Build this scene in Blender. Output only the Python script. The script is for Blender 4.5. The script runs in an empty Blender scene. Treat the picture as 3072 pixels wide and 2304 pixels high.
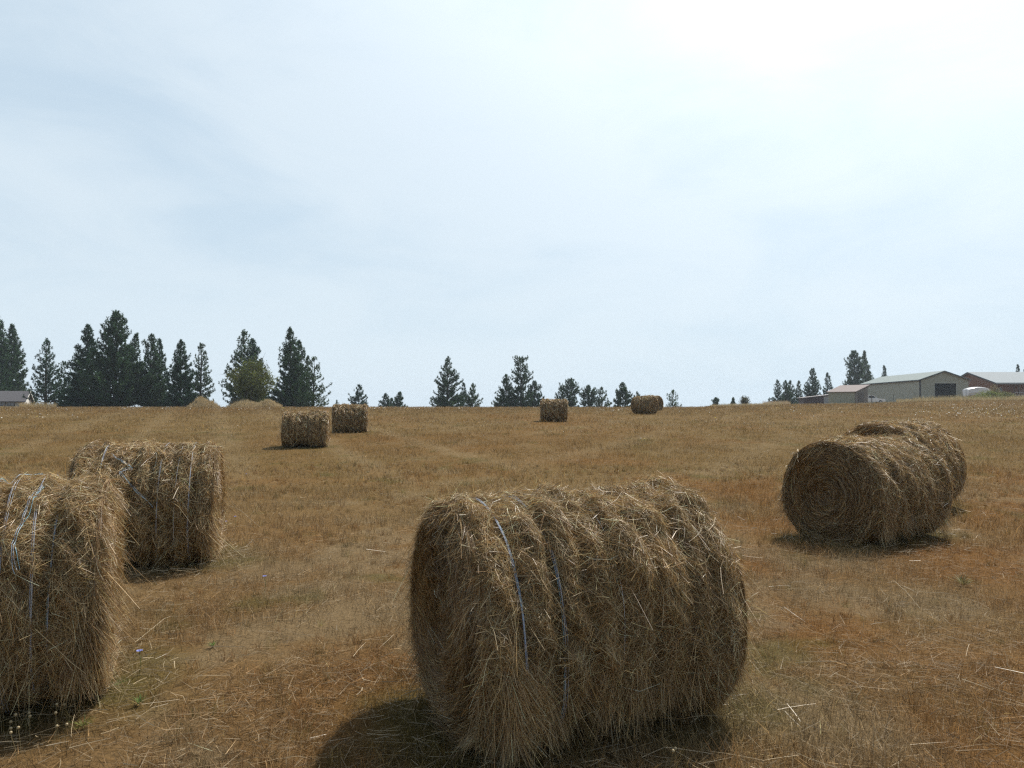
import bpy, math
import numpy as np
from mathutils import Vector
R_ = math.radians
rng = np.random.default_rng(7)
SC = bpy.context.scene
COL = SC.collection

# ------------------------------------------------------------------ camera, sky, sun
EYE = 1.55
F = 740.0
PITCH = math.atan(22.3 / F)
cam = bpy.data.cameras.new('camera'); cam.sensor_width = 36; cam.lens = F / 1024 * 36
cam.clip_start = 0.05; cam.clip_end = 8000
co = bpy.data.objects.new('camera', cam); COL.objects.link(co)
co.location = (0, 0, EYE); co.rotation_euler = (math.pi / 2 + PITCH, 0, 0)
SC.camera = co
SUN_AZ, SUN_EL = R_(35), R_(55)
SD = Vector((math.sin(SUN_AZ) * math.cos(SUN_EL), math.cos(SUN_AZ) * math.cos(SUN_EL), math.sin(SUN_EL)))
sl = bpy.data.lights.new('sun', 'SUN'); sl.energy = 5.0; sl.angle = R_(0.6); sl.color = (1.0, 0.94, 0.84)
so = bpy.data.objects.new('sun', sl); COL.objects.link(so)
so.rotation_euler = SD.to_track_quat('Z', 'Y').to_euler(); so.location = (20, 30, 40)
SC.view_settings.view_transform = 'Standard'; SC.view_settings.look = 'None'
SC.render.engine = 'CYCLES'; SC.cycles.use_denoising = False; SC.cycles.denoiser = 'OPENIMAGEDENOISE'; SC.cycles.denoising_input_passes = 'RGB_ALBEDO_NORMAL'; SC.cycles.denoising_prefilter = 'ACCURATE'; SC.cycles.filter_width = 1.3; SC.cycles.max_bounces = 8; SC.cycles.transparent_max_bounces = 4
SC.view_settings.exposure = 0.0; SC.view_settings.gamma = 1.0

def build_world():
    w = bpy.data.worlds.new('World'); SC.world = w; w.use_nodes = True
    nt = w.node_tree; N = nt.nodes; L = nt.links; N.clear()
    out = N.new('ShaderNodeOutputWorld'); bg = N.new('ShaderNodeBackground'); bg.inputs[1].default_value = 0.102
    sky = N.new('ShaderNodeTexSky'); sky.sky_type = 'NISHITA'; sky.sun_disc = False
    sky.sun_elevation = SUN_EL; sky.sun_rotation = SUN_AZ
    sky.air_density = 1.1; sky.dust_density = 1.6; sky.ozone_density = 1.2; sky.altitude = 700
    tc = N.new('ShaderNodeTexCoord')
    def vm(op, a, b=None, c=None):
        n = N.new('ShaderNodeVectorMath'); n.operation = op
        for i, v in enumerate((a, b)):
            if v is None: continue
            if hasattr(v, 'is_linked'): L.new(v, n.inputs[i])
            else: n.inputs[i].default_value = v
        if c is not None: n.inputs['Scale'].default_value = c
        return n
    def ma(op, a, b=0.0, c=0.0, clamp=False):
        n = N.new('ShaderNodeMath'); n.operation = op; n.use_clamp = clamp
        for i, v in enumerate((a, b, c)):
            if hasattr(v, 'is_linked'): L.new(v, n.inputs[i])
            else: n.inputs[i].default_value = v
        return n.outputs[0]
    sep = N.new('ShaderNodeSeparateXYZ'); L.new(tc.outputs['Generated'], sep.inputs[0])
    den = ma('ADD', ma('MAXIMUM', sep.outputs[2], 0.0), 0.22)
    cx = ma('DIVIDE', sep.outputs[0], den); cy = ma('DIVIDE', sep.outputs[1], den)
    cmb = N.new('ShaderNodeCombineXYZ'); L.new(cx, cmb.inputs[0]); L.new(cy, cmb.inputs[1])
    mp = N.new('ShaderNodeMapping'); L.new(tc.outputs['Generated'], mp.inputs[0])
    mp.inputs['Rotation'].default_value = (0, R_(32), 0); mp.inputs['Scale'].default_value = (1.15, 1.2, 3.1); mp.inputs['Location'].default_value = (2.35, 1.7, .35)
    n1 = N.new('ShaderNodeTexNoise'); n1.inputs['Scale'].default_value = 1.15; n1.inputs['Detail'].default_value = 7
    n1.inputs['Roughness'].default_value = 0.5; n1.inputs['Distortion'].default_value = 0.45
    L.new(mp.outputs[0], n1.inputs['Vector'])
    n2 = N.new('ShaderNodeTexNoise'); n2.inputs['Scale'].default_value = 3.2; n2.inputs['Detail'].default_value = 8
    n2.inputs['Roughness'].default_value = 0.6; n2.inputs['Distortion'].default_value = 0.9
    L.new(mp.outputs[0], n2.inputs['Vector'])
    nn = ma('ADD', ma('MULTIPLY', n1.outputs[0], 0.7), ma('MULTIPLY', n2.outputs[0], 0.3))
    mr = N.new('ShaderNodeMapRange'); mr.interpolation_type = 'SMOOTHSTEP'
    L.new(nn, mr.inputs[0]); mr.inputs[1].default_value = 0.40; mr.inputs[2].default_value = 0.62
    # glow of sunlight scattered in thin smoke around the sun
    dot = vm('DOT_PRODUCT', tc.outputs['Generated'], tuple(SD)).outputs['Value']
    dotc = ma('MAXIMUM', dot, 0.0)
    glow = ma('POWER', dotc, 8.0); glow2 = ma('POWER', dotc, 3.0)
    # smoke veil: stronger near the horizon
    veil = ma('POWER', ma('SUBTRACT', 1.0, ma('MAXIMUM', sep.outputs[2], 0.0)), 5.0)
    base = N.new('ShaderNodeMix'); base.data_type = 'RGBA'; 
    L.new(sky.outputs[0], base.inputs[6]); base.inputs[7].default_value = (6.2, 7.65, 8.8, 1)
    # smoke scatters forwards; unseen sky behind is darkened to cut the fill light
    fw = N.new('ShaderNodeMapRange'); fw.interpolation_type = 'SMOOTHSTEP'
    L.new(dot, fw.inputs[0]); fw.inputs[1].default_value = -0.25; fw.inputs[2].default_value = 0.2; fw.inputs[3].default_value = 0.03; fw.inputs[4].default_value = 1.0
    # veil also thinned overhead, above the view, to lower the ambient light
    ov = N.new('ShaderNodeMapRange'); ov.interpolation_type = 'SMOOTHSTEP'; L.new(sep.outputs[2], ov.inputs[0])
    ov.inputs[1].default_value = 0.47; ov.inputs[2].default_value = 0.80; ov.inputs[3].default_value = 1.0; ov.inputs[4].default_value = 0.12
    L.new(ma('MULTIPLY', ma('MULTIPLY', ma('ADD', ma('MULTIPLY', veil, 0.2), 0.80, clamp=True), fw.outputs[0]), ov.outputs[0]), base.inputs[0])
    cm = ma('MULTIPLY', ma('MULTIPLY', ma('MULTIPLY', mr.outputs[0], 0.5), fw.outputs[0]), ov.outputs[0])
    cl = N.new('ShaderNodeMix'); cl.data_type = 'RGBA'
    L.new(cm, cl.inputs[0]); L.new(base.outputs[2], cl.inputs[6]); cl.inputs[7].default_value = (8.1, 9.0, 9.6, 1)
    g = N.new('ShaderNodeMix'); g.data_type = 'RGBA'; g.blend_type = 'ADD'; g.inputs[0].default_value = 1
    L.new(cl.outputs[2], g.inputs[6])
    gs = ma('ADD', ma('MULTIPLY', glow, 11.5), ma('MULTIPLY', glow2, 0.5))
    gc = N.new('ShaderNodeCombineColor')
    L.new(gs, gc.inputs[0]); L.new(gs, gc.inputs[1]); L.new(gs, gc.inputs[2])
    L.new(gc.outputs[0], g.inputs[7])
    L.new(g.outputs[2], bg.inputs[0]); L.new(bg.outputs[0], out.inputs[0])
build_world()

# ------------------------------------------------------------------ helpers
def tag(o, label=None, cat=None, group=None, kind=None):
    if label: o['label'] = label
    if cat: o['category'] = cat
    if group: o['group'] = group
    if kind: o['kind'] = kind
    return o

def empty(name, loc, rz=0.0):
    o = bpy.data.objects.new(name, None); COL.objects.link(o)
    o.location = loc; o.rotation_euler = (0, 0, rz); o.empty_display_size = 0.2
    return o

def arr_mesh(name, V, Q, mat, parent=None, col=None, smooth=False):
    """V (n,3); Q list of face index arrays, all the same size per array"""
    me = bpy.data.meshes.new(name)
    V = np.asarray(V, np.float32)
    if not isinstance(Q, list): Q = [Q]
    Q = [np.asarray(q, np.int32) for q in Q if len(q)]
    me.vertices.add(len(V)); me.vertices.foreach_set('co', V.ravel())
    nl = sum(q.size for q in Q); nf = sum(len(q) for q in Q)
    me.loops.add(nl); me.loops.foreach_set('vertex_index', np.concatenate([q.ravel() for q in Q]))
    me.polygons.add(nf)
    tot = np.concatenate([np.full(len(q), q.shape[1], np.int32) for q in Q])
    st = np.concatenate([[0], np.cumsum(tot)[:-1]]).astype(np.int32)
    me.polygons.foreach_set('loop_start', st)
    me.polygons.foreach_set('use_smooth', np.full(nf, bool(smooth)))
    me.update(calc_edges=True)
    if col is not None:
        a = me.color_attributes.new('col', 'FLOAT_COLOR', 'POINT')
        c = np.ones((len(V), 4), np.float32); c[:, :3] = col
        a.data.foreach_set('color', c.ravel())
    if mat: me.materials.append(mat)
    o = bpy.data.objects.new(name, me); COL.objects.link(o)
    if parent: o.parent = parent
    return o

class Geo:
    """collects vertices/faces/colours, links them as ONE mesh"""
    def __init__(s): s.V = []; s.F = {}; s.C = []; s.n = 0
    def add(s, V, faces, col=(1, 1, 1)):
        V = np.asarray(V, float).reshape(-1, 3)
        c = np.asarray(col, float)
        if c.ndim == 1: c = np.tile(c, (len(V), 1))
        s.V.append(V); s.C.append(c)
        if not isinstance(faces, list) or (len(faces) and isinstance(faces[0], (tuple, list)) ):
            for f in faces: s.F.setdefault(len(f), []).append(np.asarray([f]) + s.n)
        else:
            for q in faces: s.F.setdefault(q.shape[1], []).append(np.asarray(q) + s.n)
        s.n += len(V)
    def box(s, x0, x1, y0, y1, z0, z1, col=(1, 1, 1)):
        V = [(x, y, z) for z in (z0, z1) for y in (y0, y1) for x in (x0, x1)]
        s.add(V, [(0, 2, 3, 1), (4, 5, 7, 6), (0, 1, 5, 4), (2, 6, 7, 3), (0, 4, 6, 2), (1, 3, 7, 5)], col)
    def prism(s, prof, x0, x1, col=(1, 1, 1), axis='x'):
        """closed polygon prof [(a,b)] extruded along axis"""
        n = len(prof)
        if axis == 'x': V = [(x0, a, b) for a, b in prof] + [(x1, a, b) for a, b in prof]
        else: V = [(a, x0, b) for a, b in prof] + [(a, x1, b) for a, b in prof]
        f = [tuple(range(n))[::-1], tuple(range(n, 2 * n))] + [(i, (i + 1) % n, (i + 1) % n + n, i + n) for i in range(n)]
        s.add(V, f, col)
    def tube(s, pts, rad, k=8, col=(1, 1, 1), cap=True):
        P = np.asarray(pts, float); m = len(P)
        rad = np.broadcast_to(np.asarray(rad, float), (m,))
        T = np.gradient(P, axis=0); T /= np.linalg.norm(T, axis=1)[:, None] + 1e-9
        ref = np.array([0, 0, 1.0]) if abs(T[0][2]) < .9 else np.array([1.0, 0, 0])
        A = np.cross(T, ref); A /= np.linalg.norm(A, axis=1)[:, None] + 1e-9; B = np.cross(T, A)
        t = np.linspace(0, 2 * np.pi, k, endpoint=False)
        V = P[:, None] + rad[:, None, None] * (np.cos(t)[None, :, None] * A[:, None] + np.sin(t)[None, :, None] * B[:, None])
        i = np.arange(m - 1)[:, None] * k; j = np.arange(k)[None]; j2 = (j + 1) % k
        q = np.stack([i + j, i + j2, i + k + j2, i + k + j], -1).reshape(-1, 4)
        fs = [q]
        if cap: fs += [np.arange(k)[None, ::-1], (np.arange(k) + (m - 1) * k)[None]]
        s.add(V.reshape(-1, 3), fs, col)
    def build(s, name, mat, parent=None, smooth=False):
        return arr_mesh(name, np.concatenate(s.V), [np.concatenate(q) for q in s.F.values()], mat, parent, np.concatenate(s.C), smooth)

def ribbons(P, W, tip=0.35, side=None, r=None):
    """P (N,K,3) polylines, W (N,) widths -> verts, quads"""
    r = r or rng
    N, K = P.shape[:2]
    T = P[:, -1] - P[:, 0]; T /= np.linalg.norm(T, axis=1)[:, None] + 1e-9
    if side is None:
        q = r.normal(size=(N, 3)); side = np.cross(T, q)
    side = side / (np.linalg.norm(side, axis=1)[:, None] + 1e-9)
    w = np.linspace(1, tip, K)[None, :, None] * W[:, None, None] * .5
    V = np.stack([P - side[:, None] * w, P + side[:, None] * w], 2).reshape(-1, 3)
    b = (np.arange(N) * K * 2)[:, None] + (np.arange(K - 1) * 2)[None]
    Q = np.stack([b, b + 1, b + 3, b + 2], -1).reshape(-1, 4)
    return V, Q

# lattice noise
_T = np.random.default_rng(3).random((256, 256))
def vnoise(x, y, s=0):
    x = np.asarray(x, float) + s * 17.3; y = np.asarray(y, float) + s * 9.1
    xi = np.floor(x).astype(int); yi = np.floor(y).astype(int)
    fx = x - xi; fy = y - yi; fx = fx * fx * (3 - 2 * fx); fy = fy * fy * (3 - 2 * fy)
    g = lambda a, b: _T[a & 255, b & 255]
    return (g(xi, yi) * (1 - fx) + g(xi + 1, yi) * fx) * (1 - fy) + (g(xi, yi + 1) * (1 - fx) + g(xi + 1, yi + 1) * fx) * fy
def fbm(x, y, s=0, o=4):
    v = 0; a = .5; t = 0
    for i in range(o):
        v = v + a * vnoise(x * 2 ** i, y * 2 ** i, s + i * 3); t += a; a *= .55
    return v / t
def sstep(x, a, b):
    t = np.clip((np.asarray(x, float) - a) / (b - a), 0, 1); return t * t * (3 - 2 * t)

# ------------------------------------------------------------------ terrain
_kd = np.array([-3000, -60, 0, 10, 16, 24, 31, 39.5, 48, 58, 75, 95, 112, 125, 150, 200, 400, 900, 3000])
_kz = np.array([-6, -.3, 0, 0, .03, .20, .47, .74, 1.05, 1.22, 1.32, 1.32, 1.24, 1.12, .8, .1, -4, -8, -9])
_dd = np.concatenate([np.arange(-100, 260, .5)]); _zz = np.interp(_dd, _kd, _kz)
_ker = np.hanning(17); _ker /= _ker.sum(); _zs = np.convolve(np.pad(_zz, 8, mode='edge'), _ker, 'valid')
_zs = np.where(_dd < 4, 0 * _zs + np.interp(_dd, _kd, _kz), _zs)
def _prof(d):
    d = np.asarray(d, float)
    return np.where((d > 0) & (d < 250), np.interp(d, _dd, _zs), np.interp(d, _kd, _kz))
_at = (np.array([-600, 2080, 2140, 2330, 2600, 2680, 2760, 2850, 2950, 3072, 3600]) / 3 - 512) / F
_av = np.array([0, 0, 3.5, 9, 12, 15.5, 19.5, 21.5, 22.5, 24, 27]) / 3 / F * 125
def Z(x, y):
    x = np.asarray(x, float); y = np.asarray(y, float)
    t = x / np.maximum(y, 5)
    z = _prof(y) + np.interp(t, _at, _av) * sstep(y, 45, 125) * np.where(y > 250, np.clip(1.6 - y / 400, 0, 1), 1)
    z = z + .16 * np.exp(-(((x - 6.5) / 2.6) ** 2 + ((y - 12) / 2.6) ** 2))
    z = z + (vnoise(x / 1.7, y / 1.7, 5) - .5) * .03 + (vnoise(x * 2.5, y * 2.5, 6) - .5) * .018
    return z

def ray(px, py, d):
    """point at depth d along the viewing ray of a place in the photo (3072-wide coordinates)"""
    u = (px / 3 - 512) / F; v = (384 - py / 3) / F
    dy = math.cos(PITCH) - v * math.sin(PITCH); dz = math.sin(PITCH) + v * math.cos(PITCH)
    return Vector((u * d / dy, d, EYE + dz * d / dy))
def hit(px, py):
    """where that ray meets the ground"""
    d = 1.5
    while d < 140:
        p = ray(px, py, d)
        if p.z < float(Z(p.x, p.y)): break
        d *= 1.01
    return ray(px, py, d)

# ------------------------------------------------------------------ bales (positions first; the grass needs them)
# x, y of centre, yaw of the axis, radius, length
def from_left(x, y, deg, L): a = R_(deg); return x + math.cos(a) * L / 2, y + math.sin(a) * L / 2
def from_right(x, y, deg, L): a = R_(deg); return x - math.cos(a) * L / 2, y - math.sin(a) * L / 2
BALES = []
BALES.append(dict(c=from_left(-.32, 3.56, 23, 1.32), yaw=23, R=.57, L=1.32, n=115000, w=.0021, seed=11))
BALES.append(dict(c=from_right(-2.27, 4.2, 25, 1.36), yaw=25, R=.60, L=1.36, n=90000, w=.0023, seed=12))
BALES.append(dict(c=from_right(-3.02, 7.62, 17, 1.24), yaw=17, R=.605, L=1.24, n=40000, w=.0038, seed=13))
BALES.append(dict(c=from_left(3.53, 8.3, 33, 1.48), yaw=33, R=.61, L=1.48, n=46000, w=.0038, seed=14))
BALES.append(dict(c=from_left(4.95, 10.15, 37, 1.38), yaw=38, R=.64, L=1.38, n=24000, w=.005, seed=15))
def place(px, py, yaw, R, L, n, w, seed, d):
    p = ray(px, py, d); BALES.append(dict(c=(p.x, p.y), yaw=yaw, R=R, L=L, n=n, w=w, seed=seed))
place(918, 1330, 10, .60, 1.38, 12000, .012, 16, 24.3)
place(1050, 1290, 12, .60, 1.38, 9000, .015, 17, 31.2)
place(1662, 1262, -2, .60, 1.36, 8000, .018, 18, 39.8)
place(1934, 1230, 135, .60, 1.36, 7000, .02, 19, 48.5)
place(1955, 1215, 130, .60, 1.36, 5000, .024, 20, 58)

def bale_dist(x, y):
    m = np.full(np.shape(x), 1e9)
    for b in BALES:
        a = R_(b['yaw']); dx = x - b['c'][0]; dy = y - b['c'][1]
        u = np.abs(dx * math.cos(a) + dy * math.sin(a)) - b['L'] / 2
        v = np.abs(-dx * math.sin(a) + dy * math.cos(a)) - b['R'] * .45
        m = np.minimum(m, np.hypot(np.maximum(u, 0), np.maximum(v, 0)) + np.minimum(np.maximum(u, v), 0))
    return m

def field_color(x, y):
    """dry grass colours of the place: tan, rust, grey litter, windrow lines, green where sheltered"""
    x = np.asarray(x, float); y = np.asarray(y, float)
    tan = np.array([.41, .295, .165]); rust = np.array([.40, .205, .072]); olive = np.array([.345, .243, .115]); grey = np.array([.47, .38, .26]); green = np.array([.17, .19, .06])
    e = lambda a: a[..., None]
    far = sstep(y, 7, 22)
    c = e(1 - far) * tan + e(far) * olive
    rr = sstep(fbm(x / 2.2, y / 2.2, 1) + .28 * sstep(x, .4, 2.2) * (1 - sstep(y, 10, 20)) - .06 * sstep(y, 10, 25), .48, .78)
    rr = rr * (.70 - .35 * far) * (1 - .45 * (1 - sstep(x, -1.5, .5)) * (1 - far))
    c = c * e(1 - rr) + rust * e(rr)
    r2 = sstep(fbm(x / 9, y / 14, 9), .52, .70) * .25
    c = c * e(1 - r2) + rust * e(r2)
    gg = sstep(fbm(x / 1.0 + 40, y / 1.0, 2), .54, .68) * (.6 - .35 * far)
    c = c * e(1 - gg) + grey * e(gg)
    # windrow lines
    q = (x + .41 * y) / 1.08
    s = np.clip(np.sin(2 * np.pi * (q + .25 * fbm(x / 6, y / 6, 4)) / 3.1), 0, 1) ** 3 * sstep(y, 11, 20) * (1 - sstep(q, 6, 12)) * sstep(fbm(x / 10, y / 10, 12), .25, .5)
    c = c * e(1 - .5 * s) + grey * 1.12 * e(.5 * s)
    q2 = (x - .5 * y) / 1.12
    s2 = np.clip(np.sin(2 * np.pi * q2 / 4.6), 0, 1) ** 4 * sstep(y, 10, 16) * sstep(q, 5, 9) * sstep(fbm(x / 5, y / 8, 14), .45, .6)
    c = c * e(1 - .32 * s2) + grey * 1.1 * e(.32 * s2)
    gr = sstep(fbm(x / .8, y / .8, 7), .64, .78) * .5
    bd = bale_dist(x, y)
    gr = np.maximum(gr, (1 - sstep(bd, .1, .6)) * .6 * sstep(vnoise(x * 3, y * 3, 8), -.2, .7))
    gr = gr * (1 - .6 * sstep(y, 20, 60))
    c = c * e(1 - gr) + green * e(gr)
    nr_ = e(1 - sstep(y, 6, 14))
    return c * (np.array([.61, .55, .41]) * (1 - nr_) + np.array([.62, .57, .46]) * nr_)

# ------------------------------------------------------------------ materials
def col_mat(name, rough=.7, trans=0.0, spec=.3, bump=None, noise=None, mult=1.0, metal=0.0):
    """reads the mesh's own colour; optional fine noise and translucency"""
    m = bpy.data.materials.new(name); m.use_nodes = True
    nt = m.node_tree; N = nt.nodes; L = nt.links
    p = N['Principled BSDF']; out = N['Material Output']
    p.inputs['Roughness'].default_value = rough; p.inputs['Specular IOR Level'].default_value = spec; p.inputs['Metallic'].default_value = metal
    at = N.new('ShaderNodeAttribute'); at.attribute_name = 'col'
    src = at.outputs['Color']
    tc = N.new('ShaderNodeTexCoord')
    if noise:
        n = N.new('ShaderNodeTexNoise'); n.inputs['Scale'].default_value = noise[0]; n.inputs['Detail'].default_value = 6; n.inputs['Roughness'].default_value = .65
        L.new(tc.outputs['Object'], n.inputs['Vector'])
        mr = N.new('ShaderNodeMapRange'); L.new(n.outputs[0], mr.inputs[0]); mr.inputs[1].default_value = .25; mr.inputs[2].default_value = .75
        mr.inputs[3].default_value = 1 - noise[1]; mr.inputs[4].default_value = 1 + noise[1]
        vm = N.new('ShaderNodeVectorMath'); vm.operation = 'SCALE'; L.new(src, vm.inputs[0]); L.new(mr.outputs[0], vm.inputs['Scale']); src = vm.outputs[0]
    L.new(src, p.inputs['Base Color'])
    if bump:
        n = N.new('ShaderNodeTexNoise'); n.inputs['Scale'].default_value = bump[0]; n.inputs['Detail'].default_value = 8; n.inputs['Roughness'].default_value = .7
        L.new(tc.outputs['Object'], n.inputs['Vector'])
        b = N.new('ShaderNodeBump'); b.inputs['Strength'].default_value = bump[1]; b.inputs['Distance'].default_value = bump[2]
        L.new(n.outputs[0], b.inputs['Height']); L.new(b.outputs[0], p.inputs['Normal'])
    if trans:
        t = N.new('ShaderNodeBsdfTranslucent'); L.new(src, t.inputs[0])
        mx = N.new('ShaderNodeMixShader'); mx.inputs[0].default_value = trans
        L.new(p.outputs[0], mx.inputs[1]); L.new(t.outputs[0], mx.inputs[2]); L.new(mx.outputs[0], out.inputs[0])
    return m
M_ground = col_mat('dry_ground', .95, 0, .05, bump=(38, .8, .03), noise=(55, .45))
M_grass = col_mat('dry_grass', .6, .35, .25)
M_straw = col_mat('straw', .42, .22, .55)
M_core = col_mat('packed_hay', .95, 0, .05, bump=(60, 1, .02), noise=(45, .5))
M_twine = col_mat('twine', .45, .1, .5)
M_needle = col_mat('pine_needles', .65, .18, .2)
M_leaf = col_mat('leaves', .6, .4, .25)
M_bark = col_mat('bark', .9, 0, .1, bump=(6, .8, .05), noise=(8, .3))
M_paint = col_mat('painted_board', .7, 0, .3, bump=(30, .2, .01), noise=(3, .08))
M_glass = col_mat('window_glass', .1, 0, .6)
M_car = col_mat('car_paint', .3, 0, .5, noise=(6, .03))
M_rubber = col_mat('rubber', .85, 0, .2, noise=(20, .15))
M_petal = col_mat('petals', .6, .3, .2)

def rib_mat(name, pitch, rough=.45, metal=.0, axis=0, strength=.5, noise=(1.2, .06)):
    """ribbed sheet metal"""
    m = col_mat(name, rough, 0, .4, noise=noise, metal=metal)
    N = m.node_tree.nodes; L = m.node_tree.links
    tc = N.new('ShaderNodeTexCoord'); w = N.new('ShaderNodeTexWave'); w.wave_profile = 'SIN'
    w.bands_direction = 'XYZ'[axis]; w.inputs['Scale'].default_value = 1 / pitch * .314 * 1.0
    L.new(tc.outputs['Object'], w.inputs['Vector'])
    b = N.new('ShaderNodeBump'); b.inputs['Strength'].default_value = strength; b.inputs['Distance'].default_value = .03
    L.new(w.outputs[0], b.inputs['Height']); L.new(b.outputs[0], N['Principled BSDF'].inputs['Normal'])
    return m

# ------------------------------------------------------------------ ground sheet
def build_ground():
    n = 520; k = 8.0; u = np.linspace(-1, 1, n); s = 1200 * np.sinh(k * u) / np.sinh(k)
    X, Y = np.meshgrid(s, s + 0.0, indexing='ij'); Y = Y + 6
    V = np.stack([X, Y, Z(X, Y)], -1).reshape(-1, 3)
    i = np.arange(n - 1)[:, None] * n; j = np.arange(n - 1)[None]
    Q = np.stack([i + j, i + n + j, i + n + j + 1, i + j + 1], -1).reshape(-1, 4)
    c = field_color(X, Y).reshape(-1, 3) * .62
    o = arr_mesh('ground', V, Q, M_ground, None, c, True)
    tag(o, kind='structure')
build_ground()

# ------------------------------------------------------------------ grass
def build_grass():
    Vs, Qs, Cs = [], [], []; base = 0
    zones = [(1.2, 4.5, 5200, 1.0), (4.5, 8, 2600, 1.0), (8, 14, 950, 1.5), (14, 30, 260, 2.6), (30, 62, 60, 5.2), (62, 108, 22, 9)]
    for (d0, d1, dens, ws) in zones:
        w0 = .78 * d1 + 1.2
        n = int(dens * 2 * w0 * (d1 - d0))
        x = rng.uniform(-w0, w0, n); y = rng.uniform(d0, d1, n)
        keep = (np.abs(x) < .78 * y + 1.2) & (bale_dist(x, y) > -.12)
        # tufts: thin out where the noise is low
        keep &= rng.random(n) < .35 + .9 * sstep(fbm(x * 1.6 / max(1, ws * .5), y * 1.6 / max(1, ws * .5), 20), .3, .62)
        x = x[keep]; y = y[keep]; n = len(x)
        z = Z(x, y)
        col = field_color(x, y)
        kind = rng.random(n)
        up = kind < (.62 if d0 < 8 else .8)
        az = rng.uniform(0, 2 * np.pi, n)
        tall = sstep(fbm(x / .9, y / .9, 21), .35, .7)
        H = np.where(up, rng.uniform(.03, .085, n) * (.5 + 1.25 * tall), rng.uniform(.004, .03, n)) * (1 + .12 * (ws - 1))
        Ln = np.where(up, H * rng.uniform(.1, .8, n), rng.uniform(.03, .15, n)) * (1 + .1 * (ws - 1))
        stalk = up & (rng.random(n) < .003); H = np.where(stalk, H * 2.0 + .03, H)
        t = np.linspace(0, 1, 3)[None]
        dx = np.cos(az)[:, None] * Ln[:, None]; dy = np.sin(az)[:, None] * Ln[:, None]
        cur = np.where(up[:, None], t ** 1.8, t)
        hz = np.where(up[:, None], H[:, None] * t ** .85, rng.uniform(.004, .045, n)[:, None] + H[:, None] * t)
        P = np.stack([x[:, None] + dx * cur, y[:, None] + dy * cur, z[:, None] - .004 + hz], -1)
        W = rng.uniform(.0016, .0038, n) * ws
        V, Q = ribbons(P, W, .3)
        br = rng.lognormal(-.06, .42, n)
        c = col * br[:, None]
        pale = rng.random(n) < np.where(up, .08, .36 if d0 < 8 else .22)
        c = np.where(pale[:, None], c * .35 + np.array([.50, .41, .27]) * .65 * rng.uniform(.8, 1.1, n)[:, None], c)
        c = np.clip(c, .01, .75)
        Vs.append(V); Qs.append(Q + base); Cs.append(np.repeat(c, 6, axis=0)); base += len(V)
    # tufts of taller stems left by the mower
    nc = 5200
    cy = 1.8 + 17 * rng.random(nc) ** 1.25; cx = rng.uniform(-.8, .8, nc) * (cy + .8)
    kp = (bale_dist(cx, cy) > .05) & (rng.random(nc) < .25 + 1.2 * sstep(fbm(cx / 1.2, cy / 1.2, 33), .38, .62)); cx, cy = cx[kp], cy[kp]; nc = len(cx)
    hb = 24; size = rng.lognormal(0, .35, nc)
    x = np.repeat(cx, hb) + rng.normal(0, .022, nc * hb) * np.repeat(size, hb); y = np.repeat(cy, hb) + rng.normal(0, .022, nc * hb) * np.repeat(size, hb)
    az = rng.uniform(0, 2 * np.pi, nc * hb); H = rng.uniform(.03, .085, nc * hb) * np.repeat(size, hb); ln = H * rng.uniform(.1, .75, nc * hb); t = np.linspace(0, 1, 3)[None]
    P = np.stack([x[:, None] + (np.cos(az) * ln)[:, None] * t ** 1.7, y[:, None] + (np.sin(az) * ln)[:, None] * t ** 1.7, Z(x, y)[:, None] - .004 + H[:, None] * t], -1)
    V, Q = ribbons(P, rng.uniform(.0014, .003, nc * hb) * (1 + np.maximum(y - 5, 0) * .08), .3)
    tint = np.where(rng.random(nc)[:, None] < .5, np.array([[.40, .19, .065]]), np.where(rng.random(nc)[:, None] < .3, np.array([[.20, .21, .07]]), np.array([[.42, .30, .16]]))) * .62
    c = (field_color(cx, cy) * .45 + tint * .55) * rng.lognormal(-.05, .3, nc)[:, None]
    c = np.repeat(c, hb, axis=0) * rng.lognormal(0, .3, nc * hb)[:, None]
    Vs.append(V); Qs.append(Q + base); Cs.append(np.repeat(np.clip(c, .01, .7), 6, axis=0)); base += len(V)
    o = arr_mesh('dry_grass', np.concatenate(Vs), np.concatenate(Qs), M_grass, None, np.concatenate(Cs))
    tag(o, 'mown dry tan and rust coloured grass stubble covering the field', 'grass', kind='stuff')
build_grass()

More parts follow.
